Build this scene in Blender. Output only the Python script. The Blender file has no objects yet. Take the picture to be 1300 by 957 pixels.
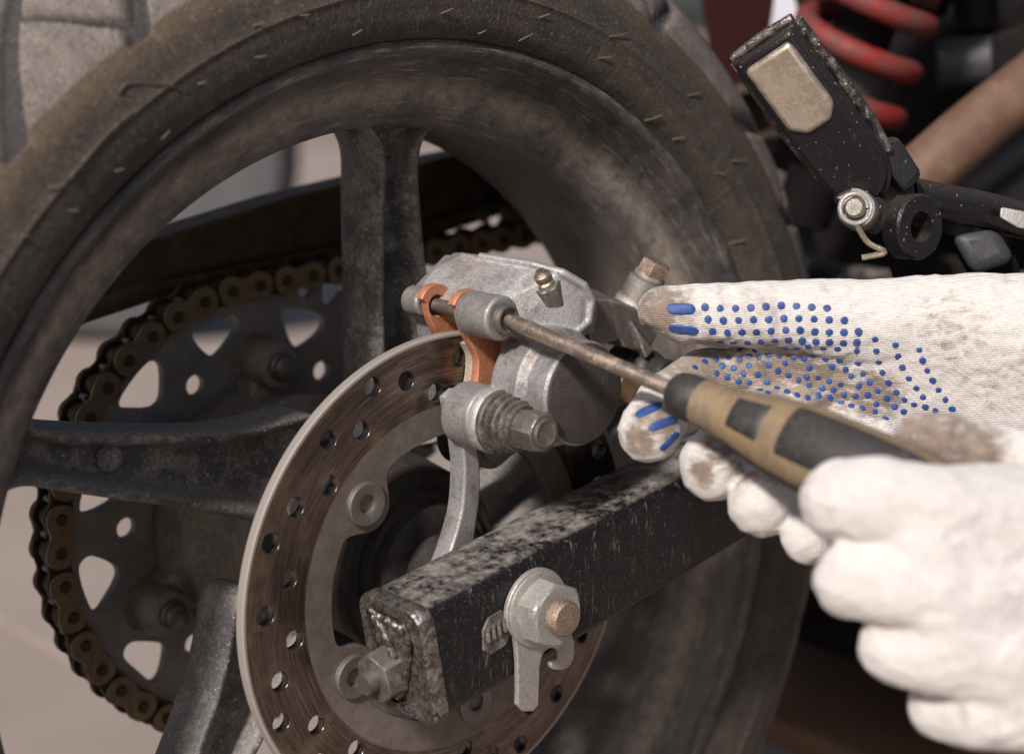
import bpy, bmesh, math, random
from mathutils import Vector, Matrix, noise as mnoise
from mathutils.bvhtree import BVHTree

S = 0.001                     # everything below is written in millimetres
R = math.radians
random.seed(4)
scn = bpy.context.scene
col = scn.collection

# ------------------------------------------------------------------ camera
W0, H0 = 1300.0, 957.0
FPX = 2133.24
CAM = Vector((607.395, -452.152, 236.842))
YAW, PITCH, ROLL = 0.740, 0.188, 0.002
fwd = Vector((-math.cos(PITCH)*math.cos(YAW), math.cos(PITCH)*math.sin(YAW), -math.sin(PITCH)))
rgt = fwd.cross(Vector((0, 0, 1))).normalized()
upv = rgt.cross(fwd)
c_, s_ = math.cos(ROLL), math.sin(ROLL)
rgt, upv = c_*rgt + s_*upv, -s_*rgt + c_*upv
cd = bpy.data.cameras.new('camera')
cam = bpy.data.objects.new('camera', cd)
col.objects.link(cam)
m3 = Matrix((rgt, upv, -fwd)).transposed()
cam.matrix_world = Matrix.Translation(CAM*S) @ m3.to_4x4()
cd.sensor_width = 36.0
cd.lens = 36.0*FPX/W0
cd.shift_y = -(H0/2 - 434.0)/W0
cd.clip_start, cd.clip_end = 0.02, 200
cd.dof.use_dof = True
cd.dof.focus_distance = 0.705
cd.dof.aperture_fstop = 4.8
cd.dof.aperture_blades = 7
scn.camera = cam

# ------------------------------------------------------------------ world, sun, exposure
SUN_EL, SUN_AZ_VEC = R(38), Vector((0.36, -0.90))      # towards the sun, on the ground plane
w = bpy.data.worlds.new('World'); scn.world = w; w.use_nodes = True
nt = w.node_tree; nt.nodes.clear()
sky = nt.nodes.new('ShaderNodeTexSky'); sky.sky_type = 'NISHITA'; sky.sun_disc = False
sky.sun_elevation = SUN_EL
sky.sun_rotation = math.atan2(SUN_AZ_VEC.x, SUN_AZ_VEC.y)
sky.air_density = 0.9; sky.dust_density = 3.0; sky.ozone_density = 0.6
bg = nt.nodes.new('ShaderNodeBackground'); bg.inputs[1].default_value = 0.05
wo = nt.nodes.new('ShaderNodeOutputWorld')
nt.links.new(sky.outputs[0], bg.inputs[0]); nt.links.new(bg.outputs[0], wo.inputs[0])
sl = bpy.data.lights.new('sun', 'SUN'); sl.energy = 3.5; sl.angle = R(6); sl.color = (1.0, 0.935, 0.885)
so = bpy.data.objects.new('sun', sl); col.objects.link(so)
tos = Vector((SUN_AZ_VEC.x, SUN_AZ_VEC.y, 0)).normalized()*math.cos(SUN_EL) + Vector((0, 0, math.sin(SUN_EL)))
so.rotation_euler = tos.to_track_quat('Z', 'Y').to_euler()
so.location = tos*3
vs = scn.view_settings
vs.view_transform = 'Standard'; vs.look = 'None'; vs.gamma = 1; vs.use_curve_mapping = False
vs.exposure = 0.38
scn.cycles.use_denoising = True
scn.cycles.max_bounces = 8

# ------------------------------------------------------------------ pixel helpers (photo pixel -> direction -> place)
def ray(px, py):
    return rgt*(px-650) - upv*(py-434) + fwd*FPX
def at(px, py, X):                       # on the plane x = X
    d = ray(px, py); return CAM + d*((X-CAM.x)/d.x)
def yz(px, py, X):
    p = at(px, py, X); return (p.y, p.z)
def atd(px, py, depth):                  # at a distance along the view axis
    return CAM + ray(px, py)*(depth/FPX)
def rot2(p, deg):
    c, s = math.cos(R(deg)), math.sin(R(deg)); return (p[0]*c-p[1]*s, p[0]*s+p[1]*c)

# ------------------------------------------------------------------ materials
class N:
    def __init__(s, name):
        s.m = bpy.data.materials.new(name); s.m.use_nodes = True
        s.t = s.m.node_tree; s.t.nodes.clear()
        s.out = s.n('ShaderNodeOutputMaterial'); s.b = s.n('ShaderNodeBsdfPrincipled')
        s.l(s.b.outputs[0], s.out.inputs[0])
        tc = s.n('ShaderNodeTexCoord'); mp = s.n('ShaderNodeMapping'); mp.inputs['Scale'].default_value = (1000, 1000, 1000)
        s.l(tc.outputs['Object'], mp.inputs[0]); s.co = mp.outputs[0]
    def n(s, k, **kw):
        x = s.t.nodes.new(k)
        for a, v in kw.items(): setattr(x, a, v)
        return x
    def l(s, a, b): s.t.links.new(a, b)
    def noise(s, size, detail=5, rough=.55, stretch=None, co=None, dist=0):
        x = s.n('ShaderNodeTexNoise'); x.inputs['Scale'].default_value = 1.0/size
        x.inputs['Detail'].default_value = detail; x.inputs['Roughness'].default_value = rough
        x.inputs['Distortion'].default_value = dist
        c = co or s.co
        if stretch:
            mp = s.n('ShaderNodeMapping'); mp.inputs['Scale'].default_value = stretch; s.l(c, mp.inputs[0]); c = mp.outputs[0]
        s.l(c, x.inputs['Vector']); return x.outputs['Fac']
    def rng(s, v, a, b, c=0., d=1.):
        x = s.n('ShaderNodeMapRange'); x.clamp = True
        for i, q in enumerate((a, b, c, d)): x.inputs[i+1].default_value = q
        s.l(v, x.inputs[0]); return x.outputs[0]
    def math(s, op, a, b=None, clamp=False):
        x = s.n('ShaderNodeMath', operation=op, use_clamp=clamp)
        for i, q in enumerate((a, b)):
            if q is None: continue
            if isinstance(q, (int, float)): x.inputs[i].default_value = q
            else: s.l(q, x.inputs[i])
        return x.outputs[0]
    def mix(s, f, a, b, mode='MIX'):
        x = s.n('ShaderNodeMix', data_type='RGBA', blend_type=mode)
        if isinstance(f, (int, float)): x.inputs[0].default_value = f
        else: s.l(f, x.inputs[0])
        for i, q in ((6, a), (7, b)):
            if isinstance(q, (tuple, list)): x.inputs[i].default_value = (*q[:3], 1)
            else: s.l(q, x.inputs[i])
        return x.outputs[2]
    def bump(s, h, dist_mm, strength=1.0, prev=None):
        x = s.n('ShaderNodeBump'); x.inputs['Distance'].default_value = dist_mm*S; x.inputs['Strength'].default_value = strength
        s.l(h, x.inputs['Height'])
        if prev is not None: s.l(prev, x.inputs['Normal'])
        return x.outputs[0]
    def done(s, color, rough, metal=0., normal=None, spec=None):
        for k, v in (('Base Color', color), ('Roughness', rough), ('Metallic', metal)):
            i = s.b.inputs[k]
            if isinstance(v, (tuple, list)): i.default_value = (*v[:3], 1)
            elif isinstance(v, (int, float)): i.default_value = v
            else: s.l(v, i)
        if normal is not None: s.l(normal, s.b.inputs['Normal'])
        if spec is not None: s.b.inputs['Specular IOR Level'].default_value = spec
        return s.m
    def upness(s, lo=.15, hi=.9):
        g = s.n('ShaderNodeNewGeometry'); x = s.n('ShaderNodeSeparateXYZ'); s.l(g.outputs['Normal'], x.inputs[0])
        return s.rng(x.outputs['Z'], lo, hi)

def grime(name, base, dust, size=14., amt=.5, up=.0, rough=.55, metal=0., grain=.12, bump=.25, speck=0., speckcol=None, droug=.9, spec=None):
    """painted / bare surface with dust lying on it, fine grain and specks"""
    k = N(name)
    a = k.noise(size, 7, .62); b = k.noise(size*.17, 5, .6); f = k.noise(.9, 3, .6)
    d = k.rng(k.math('ADD', k.math('MULTIPLY', a, .65), k.math('MULTIPLY', b, .35)), .62-.32*amt, .80-.22*amt)
    d = k.math('MULTIPLY', d, min(1., amt*1.4+.15))
    if up:
        u = k.math('MULTIPLY', k.upness(), k.rng(b, .25, .62)); d = k.math('MAXIMUM', d, k.math('MULTIPLY', u, up))
    c = k.mix(d, base, dust)
    g = k.rng(f, .25, .75, 1-grain*2.2, 1+grain*1.6)
    gc = k.n('ShaderNodeCombineColor'); [k.l(g, gc.inputs[i]) for i in range(3)]
    c = k.mix(1.0, c, gc.outputs[0], 'MULTIPLY')
    if speck:
        v = k.noise(1.7, 2, .4); sp = k.rng(v, .72-.1*speck, .76-.1*speck)
        c = k.mix(sp, c, speckcol or dust)
    rg = k.rng(d, 0, 1, rough, droug)
    mt = k.rng(d, 0, 1, metal, metal*.15)
    nr = k.bump(f, .25, bump); nr = k.bump(b, .6, bump, nr)
    return k.done(c, rg, mt, nr, spec)

M = {}
def m_alu(name, base, dark, tan):
    k = N(name)
    big = k.noise(14, 5, .62); mid = k.noise(3.2, 6, .7); fine = k.noise(.75, 3, .65)
    c = k.mix(k.rng(k.math('ADD', k.math('MULTIPLY', big, .55), k.math('MULTIPLY', mid, .45)), .47, .66, 0, .85), base, dark)
    c = k.mix(k.rng(k.noise(22, 4, .6), .5, .68, 0, .6), c, tan)
    c = k.mix(k.rng(fine, .52, .68, 0, .6), c, dark)
    gg = k.n('ShaderNodeNewGeometry'); c = k.mix(k.math('MULTIPLY', k.rng(gg.outputs['Pointiness'], .515, .56), k.rng(mid, .35, .6, .2, .8)), c, (.62, .60, .58))
    c = k.mix(k.rng(fine, .28, .40, .5, 0), c, (.5, .48, .46))
    nr = k.bump(fine, .35, .7); nr = k.bump(mid, .7, .4, nr)
    return k.done(c, k.rng(mid, .3, .7, .42, .62), .5, nr)
M['rubber'] = grime('rubber sidewall', (.035, .03, .027), (.17, .115, .07), 30, .62, .25, .62, 0, .22, .5, spec=.3)
M['rim'] = grime('rim paint', (.040, .039, .041), (.24, .17, .115), 22, .40, .55, .42, .0, .14, .3, .35, (.36, .31, .26))
M['spoke'] = grime('spoke paint', (.085, .083, .086), (.40, .355, .315), 12, .52, .75, .42, .0, .18, .4, .5, (.42, .37, .33))
M['hub'] = grime('hub', (.020, .018, .018), (.085, .065, .052), 16, .4, .4, .55, .1, .15, .4)
M['carrier'] = grime('sprocket carrier', (.19, .165, .14), (.40, .33, .255), 16, .6, .4, .5, .12, .15, .4)
M['sprocket'] = grime('sprocket steel', (.20, .185, .172), (.34, .295, .25), 20, .5, .3, .5, .15, .12, .3)
M['bolt'] = grime('bolt steel', (.20, .185, .17), (.26, .2, .15), 6, .4, .2, .42, .7, .12, .3)
M['chain'] = grime('chain plate', (.24, .165, .09), (.10, .072, .046), 5, .5, 0, .42, .4, .15, .4)
M['chain_dark'] = grime('chain inner', (.06, .04, .025), (.15, .1, .06), 5, .4, 0, .5, .4, .15, .4)
M['alu'] = m_alu('cast aluminium', (.36, .35, .355), (.10, .088, .08), (.30, .24, .19))
M['aludark'] = m_alu('cast aluminium weathered', (.20, .18, .165), (.075, .062, .055), (.26, .19, .135))
M['cap'] = grime('cylinder cap', (.058, .049, .045), (.085, .067, .056), 7, .5, 0, .6, .2, .18, .5)  # dark brown also carries the shade of this outward face
M['rubberboot'] = grime('rubber boot', (.055, .048, .045), (.25, .21, .175), 5, .5, .3, .42, 0, .12, .35)
M['black'] = grime('black steel', (.010, .009, .010), (.17, .14, .11), 6, .14, .3, .24, 0, .15, .3, .12, (.3, .25, .2), spec=.45)
M['blackdull'] = grime('black plastic', (.008, .007, .007), (.03, .023, .019), 24, .35, .2, .6, 0, .12, .3, spec=.12)
M['guard'] = grime('chain guard plastic', (.05, .036, .026), (.15, .10, .06), 18, .75, .6, .6, 0, .15, .4)
M['zinc'] = grime('zinc plated steel', (.44, .42, .40), (.40, .34, .285), 9, .4, .25, .42, .55, .14, .4, .3, (.26, .22, .19))
M['axle'] = grime('axle end', (.38, .29, .23), (.27, .17, .11), 4, .5, .1, .4, .75, .25, .8)
M['brass'] = grime('nipple brass', (.36, .31, .235), (.25, .18, .11), 5, .4, 0, .35, .8, .15, .4)
M['copper'] = grime('copper coat', (.62, .26, .145), (.50, .20, .11), 7, .4, 0, .42, .45, .14, .3)
M['friction'] = grime('friction pad', (.40, .34, .27), (.32, .26, .2), 4, .5, 0, .85, 0, .2, .6)
M['shaft'] = grime('tool shaft', (.55, .44, .37), (.34, .24, .18), 6, .4, 0, .30, .85, .15, .3)
M['handle'] = grime('tool handle amber', (.27, .195, .115), (.13, .10, .075), 11, .62, 0, .38, 0, .10, .2)
M['grip'] = grime('tool grip rubber', (.030, .028, .029), (.13, .115, .10), 10, .35, .2, .5, 0, .12, .3)
M['rust'] = grime('rusty tube', (.13, .07, .045), (.20, .125, .085), 14, .55, .2, .6, .15, .12, .3)
M['redcoat'] = grime('red spring paint', (.26, .011, .009), (.075, .046, .04), 30, .8, .3, .4, 0, .1, .2)
M['greytube'] = grime('grey tube', (.045, .047, .056), (.10, .085, .075), 12, .4, .3, .5, .1)
M['darkred'] = grime('dark red plastic', (.022, .004, .0035), (.025, .012, .009), 20, .4, 0, .6, spec=.08)
M['pale'] = grime('pale plastic', (.55, .55, .62), (.45, .42, .42), 20, .4, 0, .5)
M['hose'] = grime('hose rubber', (.02, .02, .02), (.1, .08, .07), 10, .3, .2, .5)
M['fartyre'] = grime('far tyre rubber', (.075, .078, .082), (.13, .125, .12), 60, .4, .2, .8)
M['peg_inlay'] = grime('peg worn steel', (.55, .47, .38), (.20, .145, .10), 14, .5, 0, .36, .85, .08, .25)
M['markdust'] = grime('dusty mark plate', (.05, .045, .042), (.27, .235, .205), 6, .65, .2, .6, 0, .2, .4)
M['scuffed'] = grime('scuffed black steel', (.02, .018, .018), (.26, .23, .2), 5, .5, .3, .35, .2, .2, .6, .5, (.4, .36, .32))
M['board'] = grime('brown board', (.20, .105, .06), (.27, .16, .10), 60, .5, 0, .7, spec=.2)
M['whisker'] = grime('rubber whisker', (.16, .13, .10), (.09, .07, .05), 4, .4, 0, .8)
M['bluedot'] = grime('blue vinyl', (.016, .065, .26), (.06, .075, .13), 4, .5, 0, .5, 0, .1, .2)

def m_tread():
    k = N('tyre tread and wall')
    g = k.n('ShaderNodeTexCoord'); x = k.n('ShaderNodeSeparateXYZ'); k.l(k.co, x.inputs[0])
    rr = k.math('SQRT', k.math('ADD', k.math('MULTIPLY', x.outputs[1], x.outputs[1]), k.math('MULTIPLY', x.outputs[2], x.outputs[2])))
    big = k.noise(45, 6, .6); mid = k.noise(9, 6, .65); fine = k.noise(1.1, 3, .6)
    scr = k.noise(3.2, 4, .7, (1, .35, .35))
    # concentric rub marks: noise on radius
    cv = k.n('ShaderNodeCombineXYZ'); k.l(k.math('MULTIPLY', rr, 1.), cv.inputs[0]); k.l(k.math('MULTIPLY', big, 30), cv.inputs[1])
    ring = k.noise(5, 4, .6, None, cv.outputs[0])
    wall = k.mix(k.rng(k.math('ADD', k.math('MULTIPLY', big, .5), k.math('MULTIPLY', ring, .5)), .34, .64), (.028, .026, .026), (.100, .080, .063))
    wall = k.mix(k.rng(mid, .5, .72, 0, .5), wall, (.135, .108, .085))
    wall = k.mix(k.rng(scr, .55, .75, 0, .55), wall, (.05, .042, .038))
    trd = k.mix(k.rng(mid, .3, .7), (.17, .14, .125), (.30, .26, .235))
    trd = k.mix(k.rng(fine, .5, .8, 0, .55), trd, (.08, .065, .058))
    edge = k.rng(k.math('ADD', rr, k.math('MULTIPLY', mid, 1.2)), 270.6, 272.2)
    edgeband = k.math('MULTIPLY', k.rng(k.math('ADD', rr, k.math('MULTIPLY', mid, 6)), 262, 271), k.rng(rr, 269, 273, 1, 0))
    c = k.mix(edge, k.mix(k.math('MULTIPLY', edgeband, .75), wall, (.135, .092, .056)), trd)
    at_ = k.n('ShaderNodeAttribute'); at_.attribute_name = 'groove'
    c = k.mix(k.rng(at_.outputs['Fac'], .25, .8), c, (.055, .052, .055))
    c = k.mix(k.rng(fine, .35, .68, 0, .6), c, (.022, .019, .017))
    c = k.mix(k.math('MULTIPLY', k.rng(k.noise(1.4, 2, .4, (1.6, 1, 1)), .60, .70), .35), c, (.27, .21, .16))
    an = k.math('ARCTAN2', x.outputs[2], x.outputs[1])
    cv2 = k.n('ShaderNodeCombineXYZ'); k.l(k.math('MULTIPLY', rr, .16), cv2.inputs[0]); k.l(k.math('MULTIPLY', an, 260.), cv2.inputs[1])
    fuzz = k.noise(1.5, 4, .75, None, cv2.outputs[0], .5)
    wm = k.math('MULTIPLY', k.rng(edge, 0, 1, 1, 0), k.rng(big, .35, .6, .35, 1.))
    c = k.mix(k.math('MULTIPLY', k.rng(fuzz, .56, .70, 0, .42), wm), c, (.25, .21, .175))
    c = k.mix(k.math('MULTIPLY', k.rng(fuzz, .32, .44, .45, 0), wm), c, (.022, .019, .018))
    n1 = k.bump(fine, .6, .7); n1 = k.bump(scr, .8, .35, n1)
    return k.done(c, k.rng(mid, .3, .7, .66, .88), 0, n1, .35)
M['tyre'] = m_tread()

def m_rim():
    k = N('rim paint dusty')
    x = k.n('ShaderNodeSeparateXYZ'); k.l(k.co, x.inputs[0])
    rr = k.math('SQRT', k.math('ADD', k.math('MULTIPLY', x.outputs[1], x.outputs[1]), k.math('MULTIPLY', x.outputs[2], x.outputs[2])))
    big = k.noise(40, 5, .6); mid = k.noise(7, 7, .7); fine = k.noise(.9, 3, .6); scr = k.noise(5, 5, .75, (.5, 1, .3))
    a = k.math('ADD', k.math('MULTIPLY', big, .55), k.math('MULTIPLY', mid, .45))
    band = k.math('MULTIPLY', k.rng(rr, 197, 206), k.rng(rr, 209, 216, 1, 0))       # dust in the rim step, strengthened to paint in missing light
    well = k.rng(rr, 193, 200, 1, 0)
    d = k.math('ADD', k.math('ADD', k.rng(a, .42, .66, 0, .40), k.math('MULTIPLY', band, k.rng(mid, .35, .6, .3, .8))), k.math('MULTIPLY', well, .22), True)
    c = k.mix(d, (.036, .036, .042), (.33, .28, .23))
    an = k.math('ARCTAN2', x.outputs[2], x.outputs[1])
    cv = k.n('ShaderNodeCombineXYZ'); k.l(rr, cv.inputs[0]); k.l(k.math('MULTIPLY', an, 16.), cv.inputs[1]); k.l(x.outputs[0], cv.inputs[2])
    hair = k.noise(1.3, 4, .75, None, cv.outputs[0], .4)
    c = k.mix(k.math('MULTIPLY', k.rng(hair, .55, .66), k.rng(big, .35, .6, .25, .9)), c, (.38, .325, .28))
    c = k.mix(k.rng(scr, .56, .74, 0, .35), c, (.21, .17, .145))
    c = k.mix(k.rng(k.noise(1.3, 2, .4), .71, .75, 0, .7), c, (.34, .30, .27))
    c = k.mix(k.rng(fine, .35, .7, 0, .35), c, (.02, .018, .018))
    n1 = k.bump(fine, .25, .35)
    return k.done(c, k.rng(d, 0, .8, .30, .85), 0, n1)
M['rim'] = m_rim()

def m_disc():
    k = N('brake disc steel')
    x = k.n('ShaderNodeSeparateXYZ'); k.l(k.co, x.inputs[0])
    rr = k.math('SQRT', k.math('ADD', k.math('MULTIPLY', x.outputs[1], x.outputs[1]), k.math('MULTIPLY', x.outputs[2], x.outputs[2])))
    an = k.math('ARCTAN2', x.outputs[2], x.outputs[1])
    cv = k.n('ShaderNodeCombineXYZ'); k.l(rr, cv.inputs[0]); k.l(k.math('MULTIPLY', an, 5.), cv.inputs[1]); k.l(x.outputs[0], cv.inputs[2])
    l1 = k.noise(.9, 4, .7, None, cv.outputs[0]); l2 = k.noise(4.5, 3, .6, None, cv.outputs[0]); patch = k.noise(16, 4, .6)
    fine = k.noise(.8, 3, .6); mid = k.noise(6, 5, .65)
    trk = k.mix(k.rng(l1, .35, .68), (.24, .19, .158), (.060, .046, .040))
    trk = k.mix(k.rng(l2, .45, .7, 0, .75), trk, (.085, .062, .05))
    trk = k.mix(k.rng(patch, .52, .7, 0, .35), trk, (.40, .30, .21))
    car = k.mix(k.rng(mid, .35, .7), (.135, .112, .097), (.20, .168, .145)); car = k.mix(k.rng(fine, .58, .72, 0, .6), car, (.09, .07, .06))
    lip = k.rng(rr, 105.6, 106.4)
    car = k.mix(lip, car, (.40, .36, .325))
    f = k.math('MULTIPLY', k.rng(rr, 77.2, 77.9), k.rng(rr, 105.5, 106.2, 1, 0))
    c = k.mix(f, car, trk)
    rg = k.math('ADD', k.math('MULTIPLY', f, -.32), k.rng(l1, .3, .7, .60, .52))
    mt = k.math('ADD', k.math('MULTIPLY', f, .55), .35)
    nr = k.bump(l1, .10, .35); nr = k.bump(fine, .15, .2, nr)
    m = k.done(c, rg, mt, nr)
    tg = k.n('ShaderNodeTangent', direction_type='RADIAL', axis='X'); k.l(tg.outputs[0], k.b.inputs['Tangent'])
    k.b.inputs['Anisotropic'].default_value = .65
    return m
M['disc'] = m_disc()

def m_swing():
    k = N('black swingarm paint')
    fine = k.noise(.8, 3, .6); big = k.noise(26, 5, .65); mid = k.noise(5, 6, .7)
    stv = k.noise(2.6, 6, .75, (1, 1, .22), None, .6)
    stv2 = k.noise(7, 5, .7, (1, 1, .3), None, .8)
    up = k.upness(.80, .97)
    d1 = k.math('MULTIPLY', k.rng(stv, .565, .63), k.rng(big, .34, .6, .22, 1.))
    d2 = k.rng(stv2, .62, .75, 0, .16)
    d = k.math('MAXIMUM', d1, d2)
    dt = k.math('MULTIPLY', up, k.rng(k.math('ADD', k.math('MULTIPLY', mid, .6), k.math('MULTIPLY', big, .4)), .43, .60))
    d = k.math('MAXIMUM', k.math('MULTIPLY', d, .5), k.math('MULTIPLY', dt, .95))
    c = k.mix(d, (.009, .0085, .010), (.245, .22, .20))
    c = k.mix(k.math('MULTIPLY', k.rng(fine, .63, .70), .7), c, (.22, .19, .165))
    nr = k.bump(mid, .5, .25); nr = k.bump(d, .25, .5, nr)
    return k.done(c, k.rng(d, 0, .7, .34, .9), 0, nr, .3)
M['swing'] = m_swing()

def m_endcap():
    k = N('worn end casting')
    mid = k.noise(3.2, 6, .7, None, None, 1.2); fine = k.noise(.8, 3, .6); big = k.noise(10, 4, .6)
    c = k.mix(k.rng(mid, .4, .62), (.06, .05, .045), (.42, .39, .365)); c = k.mix(k.rng(big, .5, .7, 0, .6), c, (.15, .105, .08))
    nr = k.bump(mid, .8, .55); nr = k.bump(fine, .2, .3, nr)
    return k.done(c, k.rng(mid, .4, .7, .40, .22), .8, nr)
M['endcap'] = m_endcap()

def m_glove(name, tint, dirt_amt, rib_axis):
    k = N(name)
    big = k.noise(26, 4, .6); mid = k.noise(9, 5, .6); fz = k.noise(.7, 3, .7)
    mp = k.n('ShaderNodeMapping'); mp.inputs['Rotation'].default_value = rib_axis; k.l(k.co, mp.inputs[0])
    ws = []
    for dr, sc in (('Z', .34), ('X', .30)):
        wv = k.n('ShaderNodeTexWave', wave_type='BANDS', bands_direction=dr); wv.inputs['Scale'].default_value = sc
        wv.inputs['Distortion'].default_value = 1.2; wv.inputs['Detail'].default_value = 2; wv.inputs['Detail Scale'].default_value = .25
        k.l(mp.outputs[0], wv.inputs['Vector']); ws.append(wv.outputs['Fac'])
    knit = k.math('ADD', k.math('MULTIPLY', ws[0], .75), k.math('MULTIPLY', ws[1], .35))
    d = k.rng(k.math('ADD', k.math('MULTIPLY', big, .6), k.math('MULTIPLY', mid, .4)), .58-.2*dirt_amt, .78-.2*dirt_amt, 0, .85)
    at_ = k.n('ShaderNodeAttribute'); at_.attribute_name = 'soil'
    sm = k.noise(6, 6, .7, (1, 1, 2.2), None, .5)
    d = k.math('MAXIMUM', d, k.rng(k.math('ADD', at_.outputs['Fac'], k.math('MULTIPLY', k.math('SUBTRACT', sm, .5), 2.2)), .30, .95, 0, .95), True)
    c = k.mix(d, tint, k.mix(k.rng(mid, .35, .65), (.30, .215, .155), (.13, .10, .085)))
    c = k.mix(k.rng(knit, .1, .75, .42, 0), c, k.mix(.5, c, (.16, .125, .11)))
    c = k.mix(k.rng(fz, .5, .75, 0, .18), c, (.3, .24, .2))
    nr = k.bump(knit, 1.0, .55); nr = k.bump(fz, .7, .5, nr)
    m = k.done(c, .95, 0, nr, .15)
    k.b.inputs['Sheen Weight'].default_value = .25; k.b.inputs['Sheen Roughness'].default_value = .6
    return m
M['gloveA'] = m_glove('cotton glove dotted', (.74, .70, .67), .16, (0, R(8), R(40)))
M['gloveB'] = m_glove('cotton glove plain', (.74, .70, .68), .05, (0, R(12), R(40)))

def m_paving():
    k = N('paving slab')
    big = k.noise(420, 5, .6); mid = k.noise(60, 6, .65); fine = k.noise(4, 4, .6)
    oi = k.n('ShaderNodeObjectInfo')
    c = k.mix(k.rng(big, .35, .65), (.29, .235, .205), (.34, .285, .255)); c = k.mix(k.rng(mid, .5, .75, 0, .4), c, (.29, .225, .19))
    c = k.mix(k.math('MULTIPLY', oi.outputs['Random'], .10), c, (.30, .23, .2))
    return k.done(c, .9, 0, k.bump(fine, 1.5, .4), .3)
M['paving'] = m_paving()
M['ground'] = grime('ground bed', (.24, .19, .165), (.33, .27, .235), 300, .5, 0, .95)

# ------------------------------------------------------------------ object helpers
def link(o, parent=None):
    col.objects.link(o)
    if parent is not None:
        o.parent = parent
        o.matrix_parent_inverse = Matrix.Translation(-parent.location)
    return o
def thing(name, label, cat, base=(0, 0, 0), group=None):
    o = bpy.data.objects.new(name, None); o.empty_display_size = .02
    o.location = Vector(base)*S
    col.objects.link(o); o['label'] = label; o['category'] = cat
    if group: o['group'] = group
    return o
def tag(o, label=None, cat=None, group=None, kind=None):
    for k, v in (('label', label), ('category', cat), ('group', group), ('kind', kind)):
        if v: o[k] = v
    return o
def root_of(o):
    return o
def obj(name, verts, faces, mat, parent=None, smooth=True, origin=None, bevel=0, seg=2, angle=35, autos=40):
    """one mesh object; verts in mm, world axes; origin defaults to the middle of the piece"""
    if origin is None:
        n = len(verts); lo = [min(v[i] for v in verts) for i in range(3)]; hi = [max(v[i] for v in verts) for i in range(3)]
        origin = [(a+b)/2 for a, b in zip(lo, hi)]
    o3 = Vector(origin)
    me = bpy.data.meshes.new(name)
    me.from_pydata([tuple((Vector(v)-o3)*S) for v in verts], [], faces)
    bm = bmesh.new(); bm.from_mesh(me); bmesh.ops.recalc_face_normals(bm, faces=bm.faces); bm.to_mesh(me); bm.free()
    return finish(name, me, o3, mat, parent, smooth, bevel, seg, angle, autos)
def finish(name, me, o3, mat, parent, smooth=True, bevel=0, seg=2, angle=35, autos=40):
    me.materials.append(M[mat] if isinstance(mat, str) else mat)
    if smooth:
        me.shade_smooth()
        if autos: me.set_sharp_from_angle(angle=R(autos))
    o = bpy.data.objects.new(name, me)
    par = parent
    col.objects.link(o)
    if par is not None:
        o.parent = par
        wl = Vector((0, 0, 0)); q = par
        while q is not None: wl += q.location; q = q.parent
        o.location = Vector(o3)*S - wl
    else:
        o.location = Vector(o3)*S
    if bevel:
        b = o.modifiers.new('bevel', 'BEVEL'); b.width = bevel*S; b.segments = seg; b.limit_method = 'ANGLE'; b.angle_limit = R(angle)
        b.harden_normals = False
    return o
def lathe_vf(prof, seg=64, axis_p=(0, 0, 0), axis_d=(1, 0, 0), closed=False, a0=0., a1=360., cap=False):
    """prof: (distance along the axis, radius)"""
    p0 = Vector(axis_p); d = Vector(axis_d).normalized()
    e1 = d.cross(Vector((0, 0, 1)))
    if e1.length < 1e-4: e1 = Vector((1, 0, 0))
    e1.normalize(); e2 = e1.cross(d)
    full = abs(a1-a0) >= 359.99
    na = seg if full else seg+1
    V, F = [], []
    for i in range(na):
        a = R(a0 + (a1-a0)*i/seg); c, s = math.cos(a), math.sin(a)
        for x, r in prof: V.append(p0 + d*x + (e1*c + e2*s)*r)
    n = len(prof); m = n if closed else n-1
    for i in range(seg):
        j = (i+1) % na if full else i+1
        for k in range(m):
            k2 = (k+1) % n
            F.append((i*n+k, j*n+k, j*n+k2, i*n+k2))
    if cap and full and not closed:
        for k in (0, n-1):
            if prof[k][1] > 1e-6: F.append(tuple(i*n+k for i in range(na)))
    return V, F
def lathe(name, prof, mat, parent=None, seg=64, p=(0, 0, 0), d=(1, 0, 0), closed=False, origin=None, **kw):
    a = {k: kw.pop(k) for k in ('a0', 'a1') if k in kw}
    V, F = lathe_vf(prof, seg, p, d, closed, cap=True, **a)
    V, F = weld(V, F)
    return obj(name, V, F, mat, parent, origin=origin, **kw)
def weld(V, F):
    idx, out, mp = {}, [], []
    for v in V:
        k = (round(v[0], 4), round(v[1], 4), round(v[2], 4))
        if k not in idx: idx[k] = len(out); out.append(v)
        mp.append(idx[k])
    G = []
    for f in F:
        g = []
        for i in f:
            if not g or g[-1] != mp[i]: g.append(mp[i])
        if len(g) > 1 and g[0] == g[-1]: g.pop()
        if len(set(g)) >= 3: G.append(tuple(g))
    return out, G
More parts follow.
